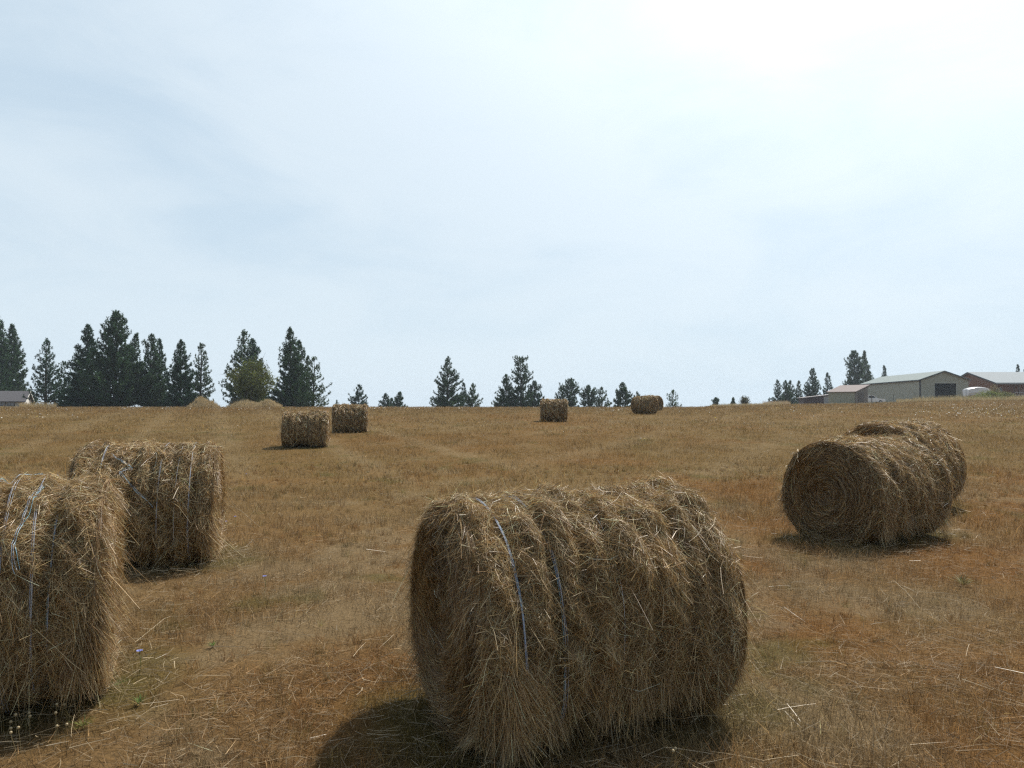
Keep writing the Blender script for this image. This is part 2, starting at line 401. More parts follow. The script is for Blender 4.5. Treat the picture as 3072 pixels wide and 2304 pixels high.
def build_straw_litter():
    """long loose straws lying on the stubble and thick aprons beside the bales"""
    P, W, C = [], [], []
    n = 1000
    y = 2.2 + 12 * rng.random(n) ** 1.3; x = rng.uniform(-.8, .8, n) * (y + .6)
    L = rng.uniform(.06, .24, n)
    ax, ay = [x], [y]; LL = [L]
    for b in BALES[:5]:
        m = 900 if b is not BALES[4] else 400
        a = R_(b['yaw']); u = rng.uniform(-1, 1, m) * (b['L'] / 2 + .35); v = rng.normal(0, .55, m)
        ax.append(b['c'][0] + u * math.cos(a) - v * math.sin(a)); ay.append(b['c'][1] + u * math.sin(a) + v * math.cos(a)); LL.append(rng.uniform(.04, .2, m))
    x = np.concatenate(ax); y = np.concatenate(ay); L = np.concatenate(LL)
    k = bale_dist(x, y) > .02; x, y, L = x[k], y[k], L[k]; n = len(x)
    az = rng.uniform(0, 2 * np.pi, n); t = np.linspace(-.5, .5, 4)[None]
    bend = rng.normal(0, .035, n)[:, None] * (t ** 2 * 4 - .3)
    px = x[:, None] + L[:, None] * (np.cos(az)[:, None] * t - np.sin(az)[:, None] * bend)
    py = y[:, None] + L[:, None] * (np.sin(az)[:, None] * t + np.cos(az)[:, None] * bend)
    h = rng.uniform(.03, .075, n)[:, None] + rng.normal(0, .06, n)[:, None] * t * L[:, None] * 3
    pz = Z(px, py) + np.maximum(h, .008)
    P = np.stack([px, py, pz], -1)
    V, Q = ribbons(P, rng.uniform(.0010, .0032, n) * (1 + y * .05), .6)
    c = np.array([.52, .41, .25]) * rng.uniform(.4, 1.2, n)[:, None] * np.array([1, 1, 1])
    o = arr_mesh('loose_straw', V, Q, M_straw, None, np.repeat(np.clip(c, 0, .8), 8, axis=0))
    tag(o, 'pale loose straws lying scattered over the stubble around the bales', 'loose straw', kind='stuff')
build_straw_litter()

# ------------------------------------------------------------------ hay bale builder
STRAW = np.array([[.50, .335, .145], [.70, .54, .30], [.32, .185, .07], [.18, .10, .038], [.46, .36, .20], [.28, .215, .08]])
def straw_cols(r, n, probs=(.28, .16, .24, .14, .12, .06)):
    c = STRAW[r.choice(6, n, p=np.array(probs) / sum(probs))]
    return np.clip(c * r.lognormal(-.10, .30, n)[:, None], .01, .75)

def build_bale(b, label, twines=(), skirts=(), loops=()):
    r = np.random.default_rng(b['seed']); R, L, yaw = b['R'], b['L'], R_(b['yaw'])
    sd = b['seed']; W0 = b['w']; near = W0 < .008
    zc = R * .93
    root = empty('hay_bale', (b['c'][0], b['c'][1], float(Z(b['c'][0], b['c'][1])) - .01), yaw)
    tag(root, label, 'hay bale', 'round hay bales lying in the mown field')
    nr = 6 + sd % 3
    gx = (np.arange(1, nr) / nr - .5) * L + r.uniform(-.02, .02, nr - 1)       # grooves between the rolls
    gd = r.uniform(.012, .042, nr - 1)
    def rad(x, th):
        x = np.asarray(x, float); th = np.asarray(th, float)
        q = np.zeros(np.broadcast(x, th).shape)
        for g, d in zip(gx, gd): q = q - d * np.exp(-((x - g + .012 * np.sin(th * 2 + g * 9)) / .026) ** 2)
        q = q + .009 * np.abs(np.sin(np.pi * (x / L + .5) * nr))
        a = np.cos(th) * 2.2; c = np.sin(th) * 2.2
        q = q + (vnoise(x * 5 + a, c + x, sd) - .5) * .065 + (vnoise(x * 13 + a * 3, c * 3, sd + 2) - .5) * .045 + (vnoise(x * 30 + a * 7, c * 8, sd + 4) - .5) * .024
        q = q + (vnoise(x * 1.6 + 7, x * 0 + 3, sd + 5) - .5) * .05
        e = np.clip((np.abs(x) - (L / 2 - .10)) / .10, 0, 1)
        return R + q - .05 * e ** 2.5
    def pos(x, th, rr):
        yy = -rr * np.sin(th) ; zz = zc + rr * np.cos(th)
        yy = yy * (1 + .05 * np.clip((zc - zz) / R, 0, 1))
        zz = np.where(zz < .05, .05 - .05 * (1 - np.exp((zz - .05) / .08)), zz)
        return np.stack(np.broadcast_arrays(x, yy, zz), -1)
    # packed core of the barrel
    nx, nt = (90, 150) if near else (40, 60)
    xs = np.linspace(-L / 2, L / 2, nx); ts = np.linspace(0, 2 * np.pi, nt, endpoint=False)
    X, T = np.meshgrid(xs, ts, indexing='ij')
    V = pos(X, T, rad(X, T) - .030).reshape(-1, 3)
    i = np.arange(nx - 1)[:, None] * nt; j = np.arange(nt)[None]; j2 = (j + 1) % nt
    Q = np.stack([i + j, i + nt + j, i + nt + j2, i + j2], -1).reshape(-1, 4)
    cc = np.array([.15, .10, .05]) * (.7 + .6 * vnoise(X * 20, T * 12, sd + 3)).reshape(-1, 1)  # core coloured darker than the straw to deepen the shade in the gaps
    Vs = [V]; Qs = [Q]; Cs = [cc]; base = len(V)
    # straws on the barrel
    n = int(b['n'] * 1.35)
    x0 = r.uniform(-L / 2, L / 2, n); th0 = r.uniform(-2.5, 2.5, n)
    x0 = np.where(r.random(n) < .06, np.sign(r.normal(size=n)) * (L / 2 - r.random(n) * .05), x0)
    spread = .75 + 1.0 * sstep(vnoise(x0 * 6, np.cos(th0) * 3 + th0, sd + 8), .25, .75)
    beta = (vnoise(x0 * 3.2, th0 * 1.8, sd + 9) - .5) * 1.6 * (spread > .5) * .55 + r.normal(0, 1, n) * spread * .62
    Ln = r.lognormal(math.log(.075 if near else .10), .55, n).clip(.02, .32)
    K = 4; t = np.linspace(-.5, .5, K)[None]
    curl = r.normal(0, .35, n)[:, None]
    ss = t * Ln[:, None]
    th = th0[:, None] + ss * np.cos(beta)[:, None] / R + curl * (t ** 2) * Ln[:, None] * np.sin(beta)[:, None] / R * 2
    x = x0[:, None] + ss * np.sin(beta)[:, None] + curl * (t ** 2) * Ln[:, None] * np.cos(beta)[:, None]
    lift = np.abs(r.normal(0, 1, n)) ** 1.8
    h = r.uniform(-.030, .012, n)[:, None] + (t + .5) ** 2 * (lift * .013 * (Ln / .12) ** .8)[:, None]
    stick = (r.random(n) < (.010 if near else .008))[:, None]
    h = h + stick * (t + .5) ** 1.2 * (Ln * r.uniform(.2, .75, n))[:, None]
    over = np.maximum(np.abs(x) - L / 2, 0)
    P = pos(x, th, rad(x, th) + h)
    P[..., 2] -= over * .9 + over ** 2 * 3
    P[..., 2] = np.maximum(P[..., 2], .012)
    Wd = W0 * r.uniform(.45, 1.25, n)
    Vr, Qr = ribbons(P, Wd, .5, r=r)
    c = straw_cols(r, n)
    depthc = sstep(vnoise(x0 * 8, th0 * 2.5, sd + 11), .3, .7)[:, None]
    c = c * (.88 + .24 * depthc)
    Vs.append(Vr); Qs.append(Qr + base); Cs.append(np.repeat(c, K * 2, axis=0)); base += len(Vr)
    # single stems lying across the others at any angle
    m = int(b['n'] * .075)
    x0 = r.uniform(-L / 2 + .03, L / 2 - .03, m); th0 = r.uniform(-2.2, 2.2, m); beta = r.uniform(0, 2 * np.pi, m); Ln = r.uniform(.07, .24, m); t = np.linspace(-.5, .5, 5)[None]; cu = r.normal(0, .5, m)[:, None] * t ** 2
    x = x0[:, None] + Ln[:, None] * (t * np.sin(beta)[:, None] + cu * np.cos(beta)[:, None]); th = th0[:, None] + Ln[:, None] * (t * np.cos(beta)[:, None] - cu * np.sin(beta)[:, None]) / R
    base_r = np.maximum(rad(x, th), rad(x0, th0)[:, None] - .012)
    P = pos(x, th, base_r + r.uniform(-.004, .016, m)[:, None] + r.normal(0, .03, m)[:, None] * t); P[..., 2] = np.maximum(P[..., 2], .012)
    Vr, Qr = ribbons(P, W0 * r.uniform(.5, 1.25, m), .6, r=r)
    Vs.append(Vr); Qs.append(Qr + base); Cs.append(np.repeat(straw_cols(r, m, (.34, .30, .14, .04, .14, .04)), 10, axis=0)); base += len(Vr)
    # long stray stalks standing off the roll
    m = 420 if near else 50
    x0 = r.uniform(-L / 2, L / 2, m); th0 = r.normal(0, 1.0, m); beta = r.uniform(0, 2 * np.pi, m)
    Ln = r.uniform(.08, .26, m); t = np.linspace(0, 1, 5)[None]; el = r.uniform(.03, .55, m)
    x = x0[:, None] + t * (Ln * np.cos(el) * np.sin(beta))[:, None]; th = th0[:, None] + t * (Ln * np.cos(el) * np.cos(beta))[:, None] / R
    P = pos(x, th, rad(x0, th0)[:, None] - .01 + t * (Ln * np.sin(el) * .55)[:, None]); P[..., 2] -= (t ** 2) * (Ln * r.uniform(0, .35, m))[:, None]
    P[..., 2] = np.maximum(P[..., 2], .012)
    Vr, Qr = ribbons(P, W0 * r.uniform(.4, 1.0, m), .4, r=r)
    c = straw_cols(r, m, (.3, .35, .1, .05, .15, .05))
    Vs.append(Vr); Qs.append(Qr + base); Cs.append(np.repeat(c, 10, axis=0)); base += len(Vr)
    # hanging skirts: (x along axis, side(+1 front), spread, count, start angle)
    for (sx, side, sp, cnt, a0) in skirts:
        x0 = r.normal(sx, sp, cnt).clip(-L / 2 - .02, L / 2 + .02); th0 = side * r.uniform(a0, 2.1, cnt); Ln = r.uniform(.06, .26, cnt)
        t = np.linspace(0, 1, 5)[None]
        p0 = pos(x0, th0, rad(x0, th0) - .01)
        cnt_ = cnt; dirx = r.normal(0, .3, cnt) + (vnoise(x0 * 7, th0 * 3, sd) - .5) * 1.2 + .25 * np.sign(sx) * (np.abs(x0) > L / 2 - .12) * r.random(cnt); 
        outy = -side * r.uniform(.0, .3, cnt)
        P = p0[:, None] + np.stack([t * (dirx * Ln)[:, None], t * (outy * Ln)[:, None] * (.4 + t), -t * (Ln * .95)[:, None]], -1)
        under = np.maximum(.015 - P[..., 2], 0); P[..., 2] = np.maximum(P[..., 2], .015)
        P[..., 1] -= side * under * .5; P[..., 0] += np.sign(sx) * under * .12
        Vr, Qr = ribbons(P, W0 * r.uniform(.5, 1.2, cnt), .5, r=r)
        Vs.append(Vr); Qs.append(Qr + base); Cs.append(np.repeat(straw_cols(r, cnt, (.35, .12, .3, .1, .1, .03)), 10, axis=0)); base += len(Vr)
    arr_mesh('rolled_hay', np.concatenate(Vs), np.concatenate(Qs), M_straw, root, np.concatenate(Cs))
    # end faces: wound spiral
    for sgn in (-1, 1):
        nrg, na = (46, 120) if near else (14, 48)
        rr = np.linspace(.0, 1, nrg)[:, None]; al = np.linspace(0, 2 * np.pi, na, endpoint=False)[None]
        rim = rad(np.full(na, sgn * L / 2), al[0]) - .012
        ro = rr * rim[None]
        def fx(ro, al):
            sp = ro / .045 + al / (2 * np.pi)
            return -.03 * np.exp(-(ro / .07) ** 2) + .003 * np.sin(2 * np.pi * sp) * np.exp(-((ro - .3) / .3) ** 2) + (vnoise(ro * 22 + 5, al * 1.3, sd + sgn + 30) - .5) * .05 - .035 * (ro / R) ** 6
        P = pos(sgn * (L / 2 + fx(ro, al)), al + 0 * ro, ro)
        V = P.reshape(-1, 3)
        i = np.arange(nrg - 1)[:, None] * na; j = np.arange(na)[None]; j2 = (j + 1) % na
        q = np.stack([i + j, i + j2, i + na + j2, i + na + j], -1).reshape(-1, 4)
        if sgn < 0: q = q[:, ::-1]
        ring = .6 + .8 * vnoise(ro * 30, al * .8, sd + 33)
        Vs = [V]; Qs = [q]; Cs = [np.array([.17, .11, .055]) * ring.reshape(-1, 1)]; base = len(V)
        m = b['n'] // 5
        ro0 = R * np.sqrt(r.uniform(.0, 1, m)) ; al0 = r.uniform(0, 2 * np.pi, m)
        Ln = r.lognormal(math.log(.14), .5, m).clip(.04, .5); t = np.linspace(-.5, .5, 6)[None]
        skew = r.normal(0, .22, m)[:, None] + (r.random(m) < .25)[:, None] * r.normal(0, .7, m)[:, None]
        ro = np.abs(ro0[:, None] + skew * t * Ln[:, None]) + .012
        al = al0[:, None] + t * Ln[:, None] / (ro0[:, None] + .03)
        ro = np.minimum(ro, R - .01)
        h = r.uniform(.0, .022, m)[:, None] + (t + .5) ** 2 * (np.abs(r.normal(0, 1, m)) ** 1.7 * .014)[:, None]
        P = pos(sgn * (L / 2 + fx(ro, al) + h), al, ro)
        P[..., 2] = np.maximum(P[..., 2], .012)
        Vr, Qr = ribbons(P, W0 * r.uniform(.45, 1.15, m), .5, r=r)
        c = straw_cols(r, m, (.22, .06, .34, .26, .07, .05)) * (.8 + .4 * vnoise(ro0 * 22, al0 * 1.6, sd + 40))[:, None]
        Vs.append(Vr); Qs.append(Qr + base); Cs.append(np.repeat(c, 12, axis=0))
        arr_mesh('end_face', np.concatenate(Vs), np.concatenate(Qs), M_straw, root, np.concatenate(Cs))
    # twine
    pal = [(.42, .47, .56), (.60, .61, .62), (.26, .33, .48), (.62, .64, .70), (.50, .10, .12), (.35, .60, .66)]
    for k, (tx, ns, drift, wd) in enumerate(twines):
        g = Geo(); th = np.linspace(-2.6, 2.6, 90)
        for s_ in range(ns):
            off = r.uniform(-wd, wd); ph = r.uniform(0, 6)
            xx = tx + off + drift * th + .003 * np.sin(th * 3 + ph) + .008 * (vnoise(th * 1.5, th * 0 + s_, sd + k) - .5)
            rr = rad(xx, th); rr = np.convolve(np.pad(rr, 8, mode='edge'), np.ones(17) / 17, 'valid') + (.019 if k == 0 and sd == 11 else .010) + .004 * r.random()
            g.tube(pos(xx, th, rr), (.0009 if W0 < .0035 else .0012) if near else .004, 5, pal[[1, 0, 2, 5, 0, 2, 3, 4 if sd == 11 else 0, 2][s_ % 9]], False)
        g.build('twine', M_twine, root)
    for pts in loops:
        g = Geo(); pts = np.array(pts); tt = np.linspace(0, len(pts) - 1, 60)
        for s_ in range(3):
            xx = np.interp(tt, range(len(pts)), pts[:, 0]) + r.normal(0, .006) + .02 * (vnoise(tt * 1.7, tt * 0 + s_, 3 + sd) - .5); th = np.interp(tt, range(len(pts)), pts[:, 1]) + .05 * (vnoise(tt * 2.1, tt * 0 + s_, 8 + sd) - .5)
            g.tube(pos(xx, th, rad(xx, th) + .018), .0012, 5, [(.30, .60, .72), (.42, .55, .70), (.65, .70, .75)][s_], False)
        g.build('twine', M_twine, root)
    return root

build_bale(BALES[0], 'large tan round hay bale in the centre foreground with two blue twine bands',
           twines=[(-.51, 7, .006, .006), (-.31, 4, .006, .004), (-.02, 1, .01, .003)],
           skirts=[(-.58, 1, .06, 1500, 1.4), (-.35, 1, .08, 300, 1.7), (.05, 1, .12, 450, 1.75), (.4, 1, .12, 300, 1.7), (-.6, -1, .08, 200, 1.5), (.62, 1, .05, 260, 1.0)])
build_bale(BALES[1], 'sunlit straw-coloured round hay bale cut off by the left edge with tangled pale blue twine',
           twines=[(.47, 4, -.010, .005), (.37, 3, .012, .012), (.24, 3, .01, .01)],
           loops=[[(.42, -.1), (.32, -.2), (.2, 0), (.1, .2), (-.2, .3)], [(.38, .3), (.34, .7), (.31, 1.0), (.33, 1.2)]],
           skirts=[(.62, 1, .05, 1300, 1.1), (.3, 1, .12, 300, 1.7), (-.2, 1, .2, 300, 1.8), (.6, -1, .08, 400, 1.4)])
build_bale(BALES[2], 'round hay bale behind the left edge bale with thin pale twine and shaggy top',
           twines=[(.42, 3, -.004, .004), (.31, 1, -.01, .002), (.16, 2, -.01, .006), (-.36, 3, .004, .006)],
           loops=[[(-.3, .5), (-.15, .75), (-.1, .8), (-.2, .9), (-.05, 1.2), (.1, 1.45)]],
           skirts=[(.57, 1, .04, 500, 1.2), (.56, -1, .05, 200, 1.3), (0, 1, .3, 200, 1.8)])
build_bale(BALES[3], 'dark shaded round hay bale on the right showing its spiral wound end towards us',
           skirts=[(-.58, 1, .05, 1000, .9), (-.1, 1, .2, 250, 1.8), (.5, 1, .12, 250, 1.8), (-.62, -1, .05, 300, 1.4)])
build_bale(BALES[4], 'round hay bale mostly hidden behind the spiral ended bale on the right',
           skirts=[(.5, 1, .12, 300, 1.5)])
build_bale(BALES[5], 'nearer of the two middle distance hay bales standing close together at left', skirts=[(.6, 1, .05, 150, 1.0)])
build_bale(BALES[6], 'farther of the two close middle distance bales, loose clump at its right foot', skirts=[(.62, 1, .05, 200, 1.4)])
build_bale(BALES[7], 'squat dark hay bale with pale top standing alone near the field crest')
build_bale(BALES[8], 'distant round hay bale showing a dark round end on the field crest')
build_bale(BALES[9], 'farthest round hay bale, only its rim visible behind the crest bale')

# ------------------------------------------------------------------ trees
NEEDLE = [np.array([.038, .070, .036]), np.array([.028, .060, .036]), np.array([.055, .085, .042])]
def conifer(px, top, hw, d, label, style='pine', seed=0, base=1221, dens=1.0, lean=0.0, bare=.08, name='pine_tree', cat='tree', group='evergreen trees along the far edge of the field', tone=0):
    r = np.random.default_rng(seed + 100)
    tp = ray(px, top, d); x, y = tp.x, tp.y; zb = float(Z(x, y)) - .15
    H = tp.z - zb; Rm = hw / 3 * d / F * 1.12
    root = empty(name, (x - lean * H, y, zb)); tag(root, label, cat, group)
    g = Geo(); zt = np.linspace(0, 1, 9)
    r0 = .018 * H + .05
    ax = lambda f: np.stack([lean * H * f ** 1.3 + .05 * np.sin(f * 5 + seed), .04 * np.cos(f * 4 + seed), f * H], -1)
    g.tube(ax(zt), r0 * (1 - zt * .93), 7, (.085, .065, .05))
    cl = []
    nlev = int(max(13, H / .32) * (.6 + .4 * dens))
    sz = max(.26, H * .024)
    if dens > 1.05: bare = -.01
    for i in range(nlev):
        f = bare + (1 - bare) * (i + r.random()) / nlev
        if style == 'fir': pr = (1 - f) ** .85 * 1.0 + .02
        elif style == 'column': pr = min(1, (1 - f) * 2.2) ** .8 * (.82 + .18 * math.sin(f * 7 + seed))
        elif style == 'puffy': pr = (.55 + .45 * abs(math.sin(f * 8.5 + seed))) * min(1, (1 - f) * 7) ** .6 * (.98 - .3 * f)
        else: pr = min(1, (1 - f) * 1.2) ** .85 * (.9 + .1 * math.sin(f * 11 + seed)) + .03
        nb = max(3, int((5 + 3 * dens) * (.5 + .5 * pr) * (1.5 if f < .18 and dens > 1 else 1)))
        for _ in range(nb):
            a = r.uniform(0, 2 * np.pi); l = Rm * pr * r.uniform(.45, 1.15) * (.84 + .32 * float(vnoise(a * 1.3 + seed, f * 5, seed)))
            if r.random() < .05: l *= 1.25
            rise = (.45 * f + .12) if style != 'fir' else -.12 + .3 * f
            p0 = ax(np.array(f)); dr = np.array([math.cos(a), math.sin(a), 0])
            f = max(f, 0.03); p0 = ax(np.array(f)); tt = np.linspace(0, 1, 4)
            pts = p0 + dr * l * tt[:, None] + np.array([0, 0, 1]) * (l * rise * tt ** 1.5 + l * .15 * tt ** 3)[:, None]
            if l > .5: g.tube(pts, np.linspace(.022 * l + .012, .008, 4), 3, (.07, .055, .045), False)
            k = max(1, int(l / sz * (1.7 if f < .6 else 1.2) * dens))
            s = r.uniform(.25, 1.0, k) ** .7
            e_ = pts[-1]; cl.append(np.concatenate([e_, dr * .5 + [0, 0, .9]])); cl.append(np.concatenate([e_ + [0, 0, sz * .7], dr * .2 + [0, 0, 1.3]]))
            for q in s:
                i0 = p0 + dr * l * q + np.array([0, 0, l * rise * q ** 1.5 + l * .15 * q ** 3])
                cl.append(np.concatenate([i0 + r.normal(0, sz * .28, 3), dr * .6 * (1 - .5 * f) + [0, 0, .75]]))
    for _ in range(6): cl.append(np.concatenate([ax(np.array(r.uniform(.93, 1.0))) + r.normal(0, .05, 3), [0, 0, 1]]))
    cl = np.array(cl); n = len(cl); m = 9
    C = np.repeat(cl[:, :3], m, 0); D = np.repeat(cl[:, 3:], m, 0)
    dv = D + r.normal(0, .75, (n * m, 3)); dv /= np.linalg.norm(dv, axis=1)[:, None]
    ln = sz * r.uniform(.55, 1.25, n * m)
    P = np.stack([C, C + dv * ln[:, None] * .5, C + dv * ln[:, None]], 1)
    V, Q = ribbons(P, ln * .30, .35, r=r)
    cb = NEEDLE[tone] * np.array([1.25, 1.35, 1.1])
    cc = cb * np.repeat(r.lognormal(0, .3, n), m)[:, None] * r.uniform(.75, 1.25, n * m)[:, None]
    tr = g.build('trunk', M_bark, root)
    arr_mesh('crown', V, Q, M_needle, root, np.repeat(cc, 6, axis=0))
    return root

def broadleaf(px, top, hw, d, label, seed, col, name='leafy_tree', stems=7, cat='tree', leaf=.22, nclump=420, bottom=.12, leafn=16):
    r = np.random.default_rng(seed); tp = ray(px, top, d); zb = float(Z(tp.x, tp.y)) - .1; H = tp.z - zb; Rm = hw / 3 * d / F
    root = empty(name, (tp.x, tp.y, zb)); tag(root, label, cat)
    g = Geo(); ends = []
    for i in range(stems):
        a = r.uniform(0, 6.28); l = Rm * r.uniform(.3, .9); hh = H * r.uniform(.55, .92)
        t = np.linspace(0, 1, 6)[:, None]
        pts = np.concatenate([np.cos(a) * l * t ** 1.3 + .15 * np.cos(a), np.sin(a) * l * t ** 1.3 + .15 * np.sin(a), hh * t], 1)
        g.tube(pts, np.linspace(.02 * H + .02, .015, 6), 5, (.09, .07, .05)); ends.append(pts)
        for q in range(4):
            b0 = pts[2 + q % 4]; b1 = b0 + r.normal(0, 1, 3) * [Rm * .35, Rm * .35, H * .08] + [0, 0, H * .12]
            g.tube([b0, (b0 + b1) / 2 + [0, 0, .05], b1], [.03, .02, .008], 4, (.09, .07, .05), False)
    g.build('trunk', M_bark, root)
    u = r.normal(0, 1, (nclump, 3)); u /= np.linalg.norm(u, axis=1)[:, None]
    rad = r.uniform(.25, 1, nclump) ** .45 * (.78 + .4 * vnoise(u[:, 0] * 3 + 9, u[:, 2] * 3 + u[:, 1] * 2, seed))
    zc_ = (1 + bottom) / 2 * H; hh = (1 - bottom) / 2 * H
    C = u * rad[:, None] * [Rm, Rm, hh] + [0, 0, zc_]
    fz = np.clip((C[:, 2] - bottom * H) / (H * .55), 0, 1); C[:, :2] *= ((.16 + .84 * fz ** .9) * (1 - .45 * np.clip((C[:, 2] / H - .55) / .45, 0, 1) ** 1.5))[:, None] * (1 + .7 * (vnoise(C[:, 2] / H * 9, np.arctan2(C[:, 1], C[:, 0]) * 2.5 + 9, seed + 4) - .5))[:, None]; C[:, 2] += (vnoise(C[:, 0] / Rm * 3 + 8, C[:, 1] / Rm * 3 + 8, seed + 7) - .6) * H * .18
    keep = vnoise(C[:, 0] / (Rm * .3) + 20, C[:, 2] / (H * .13) + C[:, 1], seed + 1) > .34
    C = C[keep]; n = len(C)
    LC = np.repeat(C, leafn, 0) + r.normal(0, leaf * 1.15, (n * leafn, 3)); dv = r.normal(0, 1, LC.shape); dv[:, 2] += .3; dv /= np.linalg.norm(dv, axis=1)[:, None]
    ln = leaf * r.uniform(.5, 1.1, len(LC)); P = np.stack([LC, LC + dv * ln[:, None] * .5, LC + dv * ln[:, None]], 1)
    V, Q = ribbons(P, ln * .55, .4, r=r)
    cc = np.array(col) * np.repeat(r.lognormal(0, .28, n), leafn)[:, None] * r.uniform(.7, 1.3, len(LC))[:, None]
    arr_mesh('crown', V, Q, M_leaf, root, np.repeat(cc, 6, axis=0))
    return root

